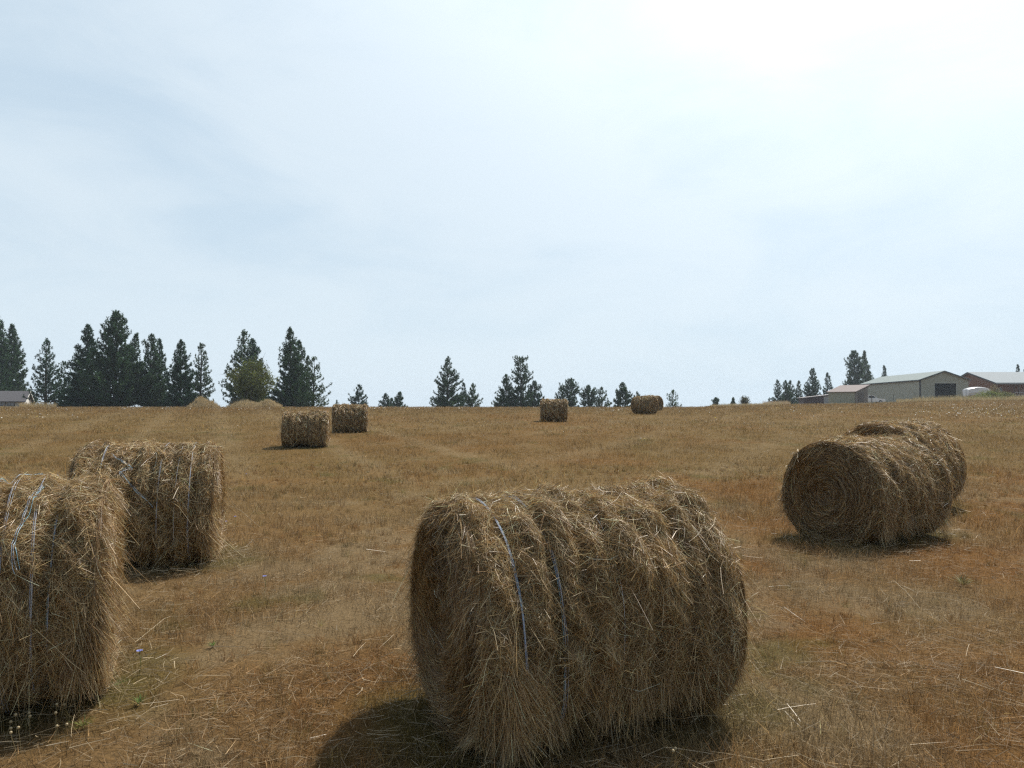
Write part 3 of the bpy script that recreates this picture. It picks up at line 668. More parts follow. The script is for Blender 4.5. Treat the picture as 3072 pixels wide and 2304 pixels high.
TR = [ # x, top, half width, distance, style, dens, lean, bare, tone, name, label
 (-14, 938, 62, 142, 'pine', 1.0, 0, .1, 0, 'pine_tree', 'tall pine cut off by the left edge of the frame, branches only'),
 (37, 979, 50, 146, 'pine', 1.2, .0, .12, 0, 'pine_tree', 'tall dark pine rising directly behind the small grey roofed shed'),
 (140, 1022, 52, 128, 'pine', .8, .0, .1, 1, 'pine_tree', 'open branched pine standing just right of the grey roofed shed'),
 (190, 1088, 44, 132, 'pine', .8, -.05, .05, 0, 'pine_tree', 'low spreading pine filling the gap left of the pointed fir'),
 (263, 978, 66, 118, 'fir', 1.5, 0, .03, 1, 'fir_tree', 'pointed dark fir touching the tallest pine on its left side'),
 (350, 941, 88, 116, 'pine', 1.5, 0, .02, 0, 'pine_tree', 'tallest and broadest pine of the left hand tree group'),
 (412, 1003, 36, 122, 'pine', .8, .16, .35, 2, 'pine_tree', 'thin pine leaning right out of the side of the tallest pine'),
 (455, 1007, 40, 118, 'column', 1.2, 0, .04, 0, 'pine_tree', 'dark pine with two tops between the tallest pine and the small conical one'),
 (479, 1020, 34, 122, 'pine', 1.1, 0, .04, 1, 'pine_tree', 'narrow pine tucked into the right side of the twin topped pine'),
 (543, 1024, 46, 115, 'pine', 1.5, 0, .02, 1, 'pine_tree', 'dense conical pine, second from the right end of the left tree group'),
 (604, 1032, 40, 124, 'pine', .85, 0, .03, 2, 'pine_tree', 'slim open pine at the right end of the left group, above the straw mound'),
 (732, 995, 62, 122, 'pine', .75, 0, .04, 2, 'pine_tree', 'open pointed pine rising behind the yellow green leafy tree'),
 (759, 1020, 50, 128, 'pine', 1.4, 0, .05, 1, 'pine_tree', 'dense round topped pine behind the right of the yellow green tree'),
 (873, 987, 50, 116, 'pine', 1.35, 0, .01, 0, 'pine_tree', 'tall dark pine standing right of the yellow green leafy tree'),
 (897, 1023, 28, 118, 'column', 1.1, 0, .1, 0, 'pine_tree', 'narrow pine joined to the right side of the tall dark pine'),
 (921, 1072, 34, 120, 'pine', .8, 0, .03, 2, 'pine_tree', 'small open pine on the inner side of the rightmost of that group'),
 (942, 1076, 52, 122, 'pine', .75, 0, .01, 2, 'pine_tree', 'broad see-through pine at the right end of the second tree group'),
 (1077, 1157, 28, 150, 'pine', 1.1, 0, .02, 1, 'pine_tree', 'small pine on the skyline just above the rear middle distance bale'),
 (1157, 1184, 21, 165, 'pine', 1.2, 0, .02, 1, 'pine_tree', 'tiny pine, left one of the low trio right of the twin bales'),
 (1176, 1197, 11, 170, 'pine', 1.1, 0, .02, 1, 'pine_tree', 'tiniest pine in the middle of the low skyline trio'),
 (1199, 1178, 23, 160, 'pine', 1.3, 0, .02, 0, 'pine_tree', 'small rounded pine, right one of the low skyline trio'),
 (1343, 1075, 46, 140, 'pine', 1.2, 0, .03, 0, 'pine_tree', 'conical pine standing tallest in the centre left of the skyline'),
 (1390, 1152, 20, 148, 'pine', 1.0, 0, .02, 1, 'pine_tree', 'little pine wedged at the right foot of the central conical pine'),
 (1418, 1154, 27, 146, 'pine', .95, 0, .02, 2, 'pine_tree', 'small pine standing clear right of the central conical pine'),
 (1518, 1127, 35, 142, 'pine', 1.4, 0, .02, 0, 'pine_tree', 'dense pine left of the irregular puffy topped pine'),
 (1562, 1075, 36, 142, 'puffy', 1.1, 0, .06, 0, 'pine_tree', 'irregular pine with puffy clumps and a bulging top near the centre'),
 (1603, 1145, 34, 145, 'pine', 1.4, 0, .02, 1, 'pine_tree', 'rounded pine against the right side of the puffy topped pine'),
 (1683, 1165, 20, 150, 'pine', 1.0, 0, .02, 1, 'pine_tree', 'short pine just above the lone squat bale'),
 (1710, 1138, 30, 146, 'column', 1.3, 0, .02, 0, 'pine_tree', 'bulging columnar pine right above the lone squat bale'),
 (1765, 1158, 27, 148, 'column', 1.3, 0, .02, 0, 'pine_tree', 'stout round pine halfway between the lone bale and the crest bales'),
 (1806, 1166, 27, 150, 'pine', .9, 0, .02, 2, 'pine_tree', 'looser small pine at the right of the stout round pine'),
 (1868, 1152, 27, 146, 'column', 1.5, 0, .02, 0, 'pine_tree', 'stubby dense columnar pine left of the crest bales'),
 (1912, 1179, 14, 150, 'pine', .8, 0, .02, 1, 'pine_tree', 'tiny pine peeking over the left shoulder of the crest bale'),
 (2018, 1172, 24, 140, 'pine', .45, 0, .02, 2, 'pine_tree', 'sparse see-through young pine alone right of the crest bales'),
 (2147, 1197, 10, 150, 'column', 1.1, 0, .02, 1, 'pine_tree', 'little dark pine top poking over the crest where the ground starts rising right'),
 (2199, 1196, 8, 160, 'pine', 1.1, 0, .02, 2, 'pine_tree', 'faint tiny pine tip left of the round skyline shrub'),
 (1010, 1201, 9, 260, 'fir', 1.1, 0, .02, 2, 'pine_tree', 'faint far away tree tip left of the small skyline pine'),
 (2332, 1142, 18, 172, 'pine', 1.0, 0, .02, 1, 'pine_tree', 'leftmost small pine of the row beside the farm sheds'),
 (2357, 1145, 16, 175, 'column', 1.4, 0, .02, 0, 'pine_tree', 'narrow dark pine second in the row beside the farm sheds'),
 (2371, 1144, 19, 178, 'pine', 1.3, 0, .02, 0, 'pine_tree', 'wider dark pine third in the row beside the farm sheds'),
 (2396, 1144, 18, 182, 'fir', 1.1, 0, .02, 2, 'fir_tree', 'thin pointed fir behind the left end of the low dark shed'),
 (2437, 1107, 29, 185, 'pine', 1.4, 0, .02, 0, 'pine_tree', 'bigger dark pine rising behind the low dark shed'),
 (2482, 1121, 22, 188, 'pine', 1.0, 0, .02, 1, 'pine_tree', 'pine rising between the low dark shed and the tan lean-to'),
 (2562, 1058, 30, 200, 'puffy', 1.3, 0, .1, 0, 'pine_tree', 'tall billowy pine behind the tan lean-to shed'),
 (2594, 1057, 24, 205, 'pine', .9, 0, .06, 2, 'pine_tree', 'tall thin topped pine at the rear corner of the metal barn'),
 (2606, 1110, 26, 208, 'pine', 1.4, 0, .04, 0, 'pine_tree', 'lower dark pine directly behind the rear corner of the metal barn'),
 (2653, 1099, 18, 215, 'pine', 1.0, 0, .1, 1, 'pine_tree', 'lone treetop showing above the metal barn roof'),
 (3053, 1096, 15, 215, 'pine', .9, 0, .1, 1, 'pine_tree', 'reddish dark treetop showing above the brown house roof'),
 (3072, 1112, 10, 215, 'pine', .8, 0, .1, 1, 'pine_tree', 'treetop at the right frame edge above the brown house roof'),
]
for i, (px, tp_, hw, d, st, de, le, ba, to, nm, lb) in enumerate(TR):
    conifer(px, tp_, hw, d, lb, st, i, dens=de, lean=le, bare=ba, tone=to, name=nm)
broadleaf(755, 1072, 66, 106, 'yellow green leafy tree with a low rounded crown in front of two pines', 5, (.10, .115, .02), leaf=.24, nclump=800, bottom=.05, stems=12)
broadleaf(75, 1172, 42, 139, 'dark green bush between the grey roofed shed and the open pine', 6, (.045, .07, .03), name='bush', cat='bush', leaf=.3, nclump=260, bottom=.0)
broadleaf(2235, 1192, 14, 112, 'small round dark shrub on the skyline grass at right', 8, (.10, .095, .045), name='bush', cat='bush', leaf=.16, nclump=110, bottom=.0)
broadleaf(705, 1200, 16, 104, 'scrubby dark shrub between the two straw coloured mounds', 9, (.09, .085, .045), name='bush', cat='bush', leaf=.18, nclump=90, bottom=.0)
broadleaf(2965, 1172, 34, 118, 'bright green weedy bush in front of the white boat hull', 10, (.17, .20, .045), name='bush', cat='bush', leaf=.16, nclump=260, bottom=.0)
broadleaf(3010, 1176, 26, 116, 'olive bush in front of the brown house window', 11, (.16, .17, .06), name='bush', cat='bush', leaf=.16, nclump=160, bottom=.0)
broadleaf(2982, 1158, 13, 124, 'tall thin tan weed clump before the brown house corner', 12, (.24, .19, .10), name='bush', cat='bush', leaf=.16, nclump=70, bottom=.0)

# ------------------------------------------------------------------ mounds and tall grass on the skyline
def mound(px, py, hw, d, dy, label):
    tp = ray(px, py, d); zb = float(Z(tp.x, tp.y)); H = (tp.z - zb) * .85; Rm = hw / 3 * d / F
    n = 60; g = np.linspace(-1.15, 1.15, n); X, Y = np.meshgrid(g, g, indexing='ij'); rr = np.hypot(X, Y)
    h = H * np.clip(1 - rr ** 2, 0, 1) ** 1.3 * (.35 + 1.2 * fbm(X * 3 + px, Y * 3, 50)) - .12
    wx = tp.x + X * Rm; wy = tp.y + Y * dy
    V = np.stack([wx, wy, Z(wx, wy) + h], -1).reshape(-1, 3)
    i = np.arange(n - 1)[:, None] * n; j = np.arange(n - 1)[None]
    Q = np.stack([i + j, i + n + j, i + n + j + 1, i + j + 1], -1).reshape(-1, 4)
    m = 5200; a = rng.uniform(0, 6.28, m); q = np.sqrt(rng.random(m)) ; bx = np.cos(a) * q; by = np.sin(a) * q
    hh = H * np.clip(1 - q ** 2, 0, 1) ** 1.3 * (.35 + 1.2 * fbm(bx * 3 + px, by * 3, 50)) - .12
    x = tp.x + bx * Rm; y = tp.y + by * dy; z = Z(x, y) + hh
    ln = rng.uniform(.2, .6, m); t = np.linspace(0, 1, 3)[None]; az = rng.uniform(0, 6.28, m)
    P = np.stack([x[:, None] + np.cos(az)[:, None] * ln[:, None] * .4 * t ** 1.6, y[:, None] + np.sin(az)[:, None] * ln[:, None] * .4 * t ** 1.6, z[:, None] + ln[:, None] * t], -1)
    Vr, Qr = ribbons(P, rng.uniform(.02, .045, m), .3)
    c0 = np.array([.46, .36, .20]); cc = c0 * rng.lognormal(0, .25, m)[:, None]
    o = arr_mesh('grass_mound', np.concatenate([V, Vr]), [np.concatenate([Q, Qr + len(V)])], M_grass, None, np.concatenate([np.tile(c0 * .7, (len(V), 1)), np.repeat(cc, 6, axis=0)]))
    tag(o, label, 'mound', kind='structure')
mound(612, 1192, 44, 108, 2.6, 'tall dry grass mound')
mound(742, 1204, 60, 102, 2.2, 'low dry mound')
mound(805, 1203, 38, 100, 2.0, 'pale dry mound')

def tall_grass():
    Ps, Ws, Cs = [], [], []
    # px range, depth range, height, count, colour
    spec = [(2130, 2345, 96, 118, .38, 5200, (.40, .32, .18)), (2290, 2370, 112, 124, .6, 2200, (.42, .32, .19)), (2690, 3200, 100, 122, .5, 12000, (.38, .30, .16)),
            (2740, 3200, 112, 126, .8, 5200, (.34, .28, .15)), (2900, 3020, 106, 120, .7, 900, (.22, .24, .09)), (60, 170, 104, 118, .75, 2600, (.45, .34, .17)), (-200, 60, 104, 112, .35, 1800, (.45, .34, .17)),
            (170, 2130, 96, 106, .16, 12000, (.36, .27, .14)), (2345, 2700, 112, 126, .25, 3500, (.36, .28, .14))]
    for (a, b, d0, d1, h, n, c) in spec:
        px = rng.uniform(a, b, n); d = rng.uniform(d0, d1, n)
        x = (px / 3 - 512) / F * d; y = d; z = Z(x, y) - .02
        hh = h * rng.uniform(.4, 1.25, n) * (.5 + fbm(x / 2.5, y / 2.5, 61)); az = rng.uniform(0, 6.28, n)
        t = np.linspace(0, 1, 3)[None]; l = hh * rng.uniform(.1, .5, n)
        Ps.append(np.stack([x[:, None] + (np.cos(az) * l)[:, None] * t ** 1.7, y[:, None] + (np.sin(az) * l)[:, None] * t ** 1.7, z[:, None] + hh[:, None] * t], -1))
        Ws.append(rng.uniform(.018, .04, n)); Cs.append(np.array(c) * rng.lognormal(0, .28, n)[:, None])
    V, Q = ribbons(np.concatenate(Ps), np.concatenate(Ws), .3)
    o = arr_mesh('tall_grass', V, Q, M_grass, None, np.repeat(np.concatenate(Cs), 6, axis=0))
    tag(o, 'taller unmown dry grass fringing the far edge of the field', 'grass', kind='stuff')
tall_grass()

def white_flowers():
    spec = [(2740, 3072, 1212, 1262, 110), (2860, 3050, 1216, 1252, 100), (300, 900, 1224, 1236, 70), (0, 250, 1226, 1262, 45), (1060, 1400, 1221, 1232, 150), (1800, 1900, 1224, 1240, 28), (2000, 2700, 1222, 1290, 40), (600, 2600, 1230, 1330, 50)]
    g = Geo()
    pts = []
    for (a, b, c, d, n) in spec:
        for _ in range(n):
            pts.append(hit(rng.uniform(a, b), rng.uniform(c, d)))
    for p in pts:
        if p.y > 120: continue
        x, y = p.x, p.y; z = float(Z(x, y)); h = rng.uniform(.12, .22); r_ = rng.uniform(.02, .04) * (1 if y > 40 else .5)
        g.tube([(x, y, z), (x + .01, y, z + h)], .004, 3, (.2, .22, .08), False)
        k = 7; t = np.linspace(0, 2 * np.pi, k, endpoint=False); ti = rng.normal(0, .35, 2)
        V = [(x + .01, y, z + h + .01)] + [(x + .01 + r_ * math.cos(a), y + r_ * math.sin(a), z + h + r_ * (math.cos(a) * ti[0] + math.sin(a) * ti[1])) for a in t]
        yel = rng.random() < .12
        g.add(V, [(0, 1 + i, 1 + (i + 1) % k) for i in range(k)], (.75, .62, .15) if yel else (.8, .78, .7))
    o = g.build('white_flowers', M_petal)
    tag(o, 'sprinkled small white wildflowers in the far stubble', 'wildflowers', kind='stuff')
white_flowers()

# ------------------------------------------------------------------ small plants near the camera
def chicory(px, py, label):
    p = hit(px, py); z = float(Z(p.x, p.y)); root = empty('chicory_flower', (p.x, p.y, z)); tag(root, label, 'flower', 'blue wildflowers in the stubble')
    r = np.random.default_rng(int(px)); h = .14
    g = Geo(); g.tube([(0, 0, 0), (.01, 0, h * .5), (0, 0, h)], [.002, .0018, .0015], 5, (.2, .25, .1)); g.build('stem', M_leaf, root)
    f = Geo(); k = 15
    for i in range(k):
        a = 2 * np.pi * i / k; l = .018 * r.uniform(.85, 1.1); wv = .0035; c, s = math.cos(a), math.sin(a)
        pt = lambda u, v, w: (u * c - v * s, u * s + v * c, h + w)
        f.add([pt(.002, -.001, 0), pt(.002, .001, 0), pt(l * .7, wv, .004), pt(l, wv * .7, .003), pt(l, -wv * .7, .003), pt(l * .7, -wv, .004)], [(0, 5, 4, 3, 2, 1)], (.32, .38, .78))
    f.build('petals', M_petal, root)
    c = Geo(); c.tube([(0, 0, h), (0, 0, h + .006)], [.003, .002], 6, (.25, .25, .6)); c.build('flower_centre', M_petal, root)
chicory(417, 2030, 'pale blue flower in the stubble right of the left edge bale')
chicory(739, 1445, 'tiny blue flower in the stubble far right of the shaggy topped bale')
chicory(677, 1600, 'tiny blue flower beside the right foot of the shaggy topped bale')
chicory(705, 1585, 'second tiny blue flower a little right of the shaggy topped bale foot')
chicory(793, 1785, 'tiny blue flower alone in the open stubble left of the big centre bale')

def weed(px, py, s, label, n=26, col=(.13, .20, .05)):
    p = hit(px, py); z = float(Z(p.x, p.y)); r = np.random.default_rng(int(px * 3)); root = empty('green_weed', (p.x, p.y, z)); tag(root, label, 'weed', 'green weeds in the stubble')
    a = r.uniform(0, 6.28, n); l = s * r.uniform(.5, 1.1, n); el = r.uniform(.35, 1.3, n); t = np.linspace(0, 1, 5)[None]
    hx = (l * np.cos(el))[:, None] * t; hz = (l * np.sin(el))[:, None] * (t - .35 * t ** 2) + .01
    P = np.stack([hx * np.cos(a)[:, None], hx * np.sin(a)[:, None], hz], -1)
    side = np.stack([-np.sin(a), np.cos(a), 0 * a], -1)
    V, Q = ribbons(P, s * r.uniform(.07, .13, n), .15, side, r=r)
    arr_mesh('leaves', V, Q, M_leaf, root, np.repeat(np.array(col) * r.uniform(.6, 1.5, n)[:, None], 10, axis=0))
    g = Geo(); g.tube([(0, 0, 0), (.004, 0, s * .35), (0, .01, s * .8)], [.002, .002, .001], 5, (.2, .22, .1)); g.build('stem', M_leaf, root)
weed(330, 2075, .11, 'dark green grassy weed at the fallen straw of the left edge bale', 34)
weed(417, 2125, .07, 'small green rosette weed below the pale blue flower')
weed(638, 1945, .06, 'small bright green weed alone in the open stubble')
weed(250, 2190, .09, 'yellow green weed near the seed heads at lower left', 26, (.22, .24, .06))
weed(2560, 1640, .13, 'green weed at the left foot of the spiral ended bale', 20)
weed(2830, 1580, .2, 'pale green tuft right of the spiral ended bale', 22, (.2, .22, .07))
weed(2890, 1760, .16, 'olive tuft in the stubble before the right hand bales', 30, (.18, .17, .06))

def seedhead(px, py, h, i):
    p = hit(px, py); z = float(Z(p.x, p.y)); root = empty('seed_head_plant', (p.x, p.y, z))
    r = np.random.default_rng(i + 400)
    lx, ly = r.normal(0, .015, 2)
    g = Geo(); g.tube([(0, 0, 0), (lx * .3, ly * .3, h * .5), (lx, ly, h)], [.0016, .0013, .001], 5, (.30, .24, .12)); g.build('stem', M_grass, root)
    s = Geo(); t = np.linspace(0, np.pi, 7); s.tube([(lx, ly, h + .007 * (1 - math.cos(a))) for a in t], np.sin(t) * .0065 + .0006, 8, (.42, .33, .18)); s.build('seed_head', M_straw, root, True)
    return root
SH = [(160, 2085), (82, 2115), (50, 2170), (75, 2160), (88, 2175), (14, 2185), (185, 2100), (165, 2140), (210, 2120), (175, 2165), (35, 2200), (62, 2205), (5, 2160), (195, 2180), (50, 2225), (160, 2195), (2025, 2270), (2010, 2290)]
for i, (a, b) in enumerate(SH):
    o = seedhead(a, b + 60, .09 + .05 * ((i * 7) % 5) / 5, i)
    if a > 1000: tag(o, 'dry round seed head on a thin stem by the right foot of the centre bale', 'seed head', 'dry seed heads by the big centre bale')
    else: tag(o, 'dry round seed head on a thin stem in the shade before the left edge bale', 'seed head', 'dry seed heads before the left edge bale')

# long stalks that stand out in the stubble
def stalk(name, pts, w, label, col=(.62, .52, .34), cat='straw'):
    g = Geo(); P = [(lambda p: (p.x, p.y, float(Z(p.x, p.y)) + h))(hit(a, b)) for a, b, h in pts]
    P = np.array(P); base = P[0].copy(); base[2] = float(Z(base[0], base[1]))
    P -= base; tt = np.linspace(0, len(P) - 1, 12); Q = np.stack([np.interp(tt, range(len(P)), P[:, k]) for k in range(3)], -1)
    g.tube(Q, np.linspace(w, w * .5, 12), 5, col)
    o = g.build(name, M_straw); o.location = base; tag(o, label, cat, 'long single straws lying in the stubble')
stalk('long_straw', [(405, 1945, .03), (500, 1885, .07), (612, 1868, .05)], .0018, 'long bent pale straw lying in the stubble left of the big bale')
stalk('long_straw', [(2385, 2005, .03), (2500, 2015, .05), (2615, 2025, .04)], .0017, 'long flat pale straw lying right of the big centre bale')
stalk('long_straw', [(2685, 1770, .06), (2720, 1800, .05), (2760, 1838, .03)], .0017, 'slanting pale straw in the rusty grass below the right hand bales')
stalk('long_straw', [(660, 1510, .02), (720, 1545, .06), (780, 1590, .03)], .0022, 'long straw poking out right of the shaggy topped bale')

# ------------------------------------------------------------------ smoky air
def build_haze():
    g = Geo(); g.box(-1250, 1250, -1240, 1260, -14, 24)
    m = bpy.data.materials.new('haze_air'); m.use_nodes = True; nt = m.node_tree; N = nt.nodes; N.remove(N['Principled BSDF'])
    v = N.new('ShaderNodeVolumePrincipled'); v.inputs['Color'].default_value = (.80, .90, 1, 1); v.inputs['Density'].default_value = .0003; v.inputs['Anisotropy'].default_value = .35
    nt.links.new(v.outputs[0], N['Material Output'].inputs['Volume'])
    o = g.build('haze', m); tag(o, 'thin pale smoke haze over the field', 'haze', kind='stuff')
build_haze()

# ------------------------------------------------------------------ buildings
M_roofm = rib_mat('ribbed_roof_metal', .35, .7, .0, 0, .35)
M_wallm = rib_mat('ribbed_wall_metal', .30, .55, .0, 0, .35)
M_wally = rib_mat('ribbed_side_metal', .30, .55, .0, 1, .35)
M_shing = col_mat('shingles', .9, 0, .15, bump=(9, .5, .03), noise=(5, .18))

def barn():
    c = ray(2761, 1200, 150); yaw = -math.atan2(.087, .996)
    zb = 2.2
    W, Ln, He, Hr = 9.35, 31.0, 6.94 - zb, 8.63 - zb
    root = empty('metal_barn', (c.x, c.y, zb), yaw)
    tag(root, 'long tan metal barn with pale green ribbed roof and one big dark open doorway', 'barn')
    tan = (.33, .325, .25); dark = (.06, .055, .05); t = .12
    g = Geo()   # front wall with opening
    ox0, ox1, oh = 2.78, 7.0, 6.2 - zb
    def gz(x): return He + (Hr - He) * (1 - abs(x - W / 2) / (W / 2))
    def slab(poly, y0, y1): g.prism(poly, y0, y1, tan, 'y')
    slab([(0, 0), (ox0, 0), (ox0, gz(ox0)), (0, gz(0))], 0, t)
    slab([(ox1, 0), (W, 0), (W, gz(W)), (ox1, gz(ox1))], 0, t)
    slab([(ox0, oh), (ox1, oh), (ox1, gz(ox1)), (W / 2, Hr), (ox0, gz(ox0))], 0, t)
    g.build('front_wall', M_wallm, root); g = Geo()
    g.prism([(0, 0), (W, 0), (W, He), (W / 2, Hr), (0, He)], Ln - t, Ln, (.09, .085, .08), 'y')  # rear wall coloured dark so the doorway looks deep in shade
    g.build('rear_wall', M_wallm, root)
    g = Geo(); g.box(0, t, t, Ln - t, 0, He, tan); g.box(W - t, W, t, Ln - t, 0, He, tan); g.build('side_walls', M_wally, root)
    g = Geo(); g.box(t, W - t, t, Ln - t, .0, .05, (.05, .045, .04)); g.build('floor', M_paint, root)  # floor colour darkened too, painting in the gloom behind the opening
    g = Geo(); e = .35; rt = .14; k = (Hr - He) / (W / 2)
    g.prism([(-e, He - k * e + .02), (W / 2, Hr + .02), (W / 2, Hr + rt), (-e, He - k * e + rt)], -.35, Ln + .35, (.17, .21, .20), 'y')
    g.prism([(W / 2, Hr + .02), (W + e, He - k * e + .02), (W + e, He - k * e + rt), (W / 2, Hr + rt)], -.35, Ln + .35, (.17, .21, .20), 'y')
    roof = g.build('roof', rib_mat('barn_roof_metal', .35, .7, .0, 1, .35), root)
    g = Geo()
    for s in (0, 1):
        x0 = -e if s == 0 else W + e
        g.prism([(x0, He - k * e - .14), (W / 2, Hr - .14), (W / 2, Hr + .0), (x0, He - k * e + .0)] if s == 0 else [(W / 2, Hr - .14), (x0, He - k * e - .14), (x0, He - k * e), (W / 2, Hr)], -.42, -.36, dark, 'y')
    g.box(-e - .12, -e - .003, -.35, Ln + .35, He - k * e - .12, He - k * e + .03, dark)
    g.build('roof_trim', M_paint, root)
    g = Geo(); g.box(-.10, .16, -.06, -.003, 0, He - .12, dark); g.box(-.10, -.003, -.003, .2, 0, He - .15, dark); g.build('corner_trim', M_paint, root)
    g = Geo(); g.box(ox0 - .1, ox0, -.05, -.003, 0, oh, (.5, .5, .42)); g.box(ox1, ox1 + .1, -.05, -.003, 0, oh, (.5, .5, .42)); g.box(ox0 - .1, ox1 + .1, -.05, -.003, oh + .003, oh + .12, (.5, .5, .42)); g.build('door_frame', M_paint, root)
barn()

def lean_to():
    c = ray(2566, 1204, 142); zb = 2.0; yaw = R_(-60 + 8)
    wF, dS = 5.4, 4.9   # front (facing left-front), side depth
    zf = ray(2566, 1175, 142).z - zb; zr = zf + 1.25
    root = empty('lean_to_shed', (c.x, c.y, zb), yaw)
    tag(root, 'tan lean-to shed with a rusty sloping roof between low dark shed and barn', 'shed')
    tan = (.34, .33, .235); brn = (.12, .085, .07)
    g = Geo(); g.box(-wF, 0, 0, .1, 0, zf, tan); g.build('front_wall', M_wallm, root)
    g = Geo(); g.prism([(.1, 0), (dS, 0), (dS, zr), (.1, zf + .03)], -.1, 0, (.17, .15, .13), 'x'); g.prism([(.1, 0), (dS, 0), (dS, zr), (.1, zf + .03)], -wF, -wF + .1, (.17, .15, .13), 'x')
    g.box(-wF + .1, -.1, dS - .1, dS, 0, zr - .03, (.17, .15, .13)); g.build('board_walls', M_paint, root)
    k = 1.25 / dS
    g = Geo(); e = .35; g.prism([(-e, zf - k * e + .03), (dS + e, zr + k * e + .03), (dS + e, zr + k * e + .11), (-e, zf - k * e + .11)], -wF - .3, .3, (.155, .115, .105), 'x'); g.build('roof', M_roofm, root)
    g = Geo(); g.box(-.05, .06, -.06, -.003, 0, zf - .1, brn); g.prism([(-e, zf - k * e - .12), (dS + e, zr + k * e - .12), (dS + e, zr + k * e + .02), (-e, zf - k * e + .02)], .24, .3, brn, 'x'); g.build('trim', M_paint, root)
    g = Geo(); g.box(.003, .05, 1.0, 3.4, .0, zf - .15, (.10, .085, .075)); g.build('sliding_door', M_paint, root)
lean_to()

def dark_shed():
    c = ray(2412, 1206, 155); zb = 1.6; s = 155 / F / 3
    W = (2500 - 2412) * s; zl = ray(2412, 1194, 155).z - zb; zr = ray(2497, 1184, 155).z - zb
    root = empty('low_shed', (c.x, c.y, zb), R_(-6)); tag(root, 'low dark maroon shed with a thin rising roof line and a pale door', 'shed')
    mar = (.075, .045, .045); D = 4
    g = Geo(); g.prism([(0, 0), (W, 0), (W, zr), (0, zl)], 0, .12, mar, 'y'); g.prism([(0, 0), (W, 0), (W, zr), (0, zl)], D - .12, D, mar, 'y'); g.box(0, .12, .12, D - .12, 0, zl - .03, mar); g.box(W - .12, W, .12, D - .12, 0, zr - .03, mar)
    g.build('walls', M_paint, root)
    k = (zr - zl) / W
    g = Geo(); g.prism([(-.4, zl - .4 * k + .01), (W + .3, zr + .3 * k + .01), (W + .3, zr + .3 * k + .13), (-.4, zl - .4 * k + .13)], -.4, D + .3, (.30, .27, .26), 'y'); g.build('roof', M_roofm, root)
    g = Geo(); x0 = (2469 - 2412) * s; x1 = (2483 - 2412) * s; g.box(x0, x1, -.05, -.003, 0, zl + k * x0 - .12, (.42, .40, .37)); g.box(x0 + .15, x1 - .1, -.09, -.053, .3, zl + k * x0 - .5, (.36, .38, .38)); g.build('door', M_paint, root)
dark_shed()

def house():
    x0 = ray(2995, 1150, 150).x; d1 = 150; zb = 2.6
    zf = ray(2995, 1150, 150).z - zb; zp = ray(2909, 1118, 159.4).z - zb; zr = ray(2884, 1132, 162.3).z - zb
    root = empty('brown_house', (x0, d1, zb)); tag(root, 'brown wooden house with a pale blue grey metal roof and a porch', 'house')
    brown = (.22, .10, .06); L = 22
    g = Geo()
    zw = zf - .06
    g.prism([(1.3, 0), (12.3, 0), (12.3, zr - .06), (9.4, zp - .06), (1.3, zw + (zp - zf) / 9.4 * 1.3)], 0, .2, brown, 'x')
    g.build('gable_wall', M_paint, root)
    g = Geo(); g.box(.2, 6.6, 1.3, 1.5, 0, zf + .2, brown); g.box(6.4, 6.6, 1.5, 6, 0, zf + .3, brown); g.box(6.6, L, 6, 6.2, 0, zf + .8, brown); g.box(.2, L, 12.1, 12.3, 0, zr - .1, brown); g.build('walls', M_paint, root)
    g = Geo(); ro = (.15, .185, .205); k1 = (zp - zf) / 9.4; k2 = (zp - zr) / 2.9
    g.prism([(0, zf), (9.4, zp), (9.4, zp + .14), (0, zf + .14)], -.5, L, ro, 'x'); g.prism([(9.4, zp), (12.9, zp - k2 * 3.5), (12.9, zp - k2 * 3.5 + .14), (9.4, zp + .14)], -.5, L, ro, 'x'); g.build('roof', M_roofm, root)
    g = Geo(); g.prism([(-.03, zf - .16), (9.4, zp - .16), (9.4, zp - .003), (-.03, zf - .003)], -.56, -.505, (.09, .07, .06), 'x'); g.prism([(9.4, zp - .16), (12.9, zp - k2 * 3.5 - .16), (12.9, zp - k2 * 3.5 - .003), (9.4, zp - .003)], -.56, -.505, (.09, .07, .06), 'x'); g.box(-.5, L, -.09, -.035, zf - .16, zf + .05, (.35, .38, .38)); g.build('fascia', M_paint, root)
    for xx in (3.55, 4.4, 7.5):
        g = Geo(); g.box(xx - .1, xx + .1, .25, .45, 0, zf + .05, (.14, .09, .06)); g.build('porch_post', M_paint, root)
    g = Geo(); g.box(.35, 1.55, 1.2, 1.297, 1.0 + .9, 2.2 + .55, (.5, .5, .48)); w = g.build('window', M_paint, root)
    g = Geo(); g.box(.42, .92, 1.17, 1.197, 1.97, 2.68, (.08, .1, .12)); g.box(.98, 1.48, 1.17, 1.197, 1.97, 2.68, (.08, .1, .12)); g.build('pane', M_glass, w)
    g = Geo(); g.box(3.4, L, .2, .26, 1.15, 1.25, (.45, .42, .4)); g.box(3.4, L, .2, .26, 1.75, 1.85, (.45, .42, .4))
    for i in range(40): g.box(3.5 + i * .45, 3.56 + i * .45, .21, .25, 1.253, 1.747, (.45, .42, .4))
    g.build('porch_railing', M_paint, root)
    g = Geo(); g.box(3.0, L, .1, 6, .6, .9, (.2, .16, .13)); g.build('porch_deck', M_paint, root)
house()

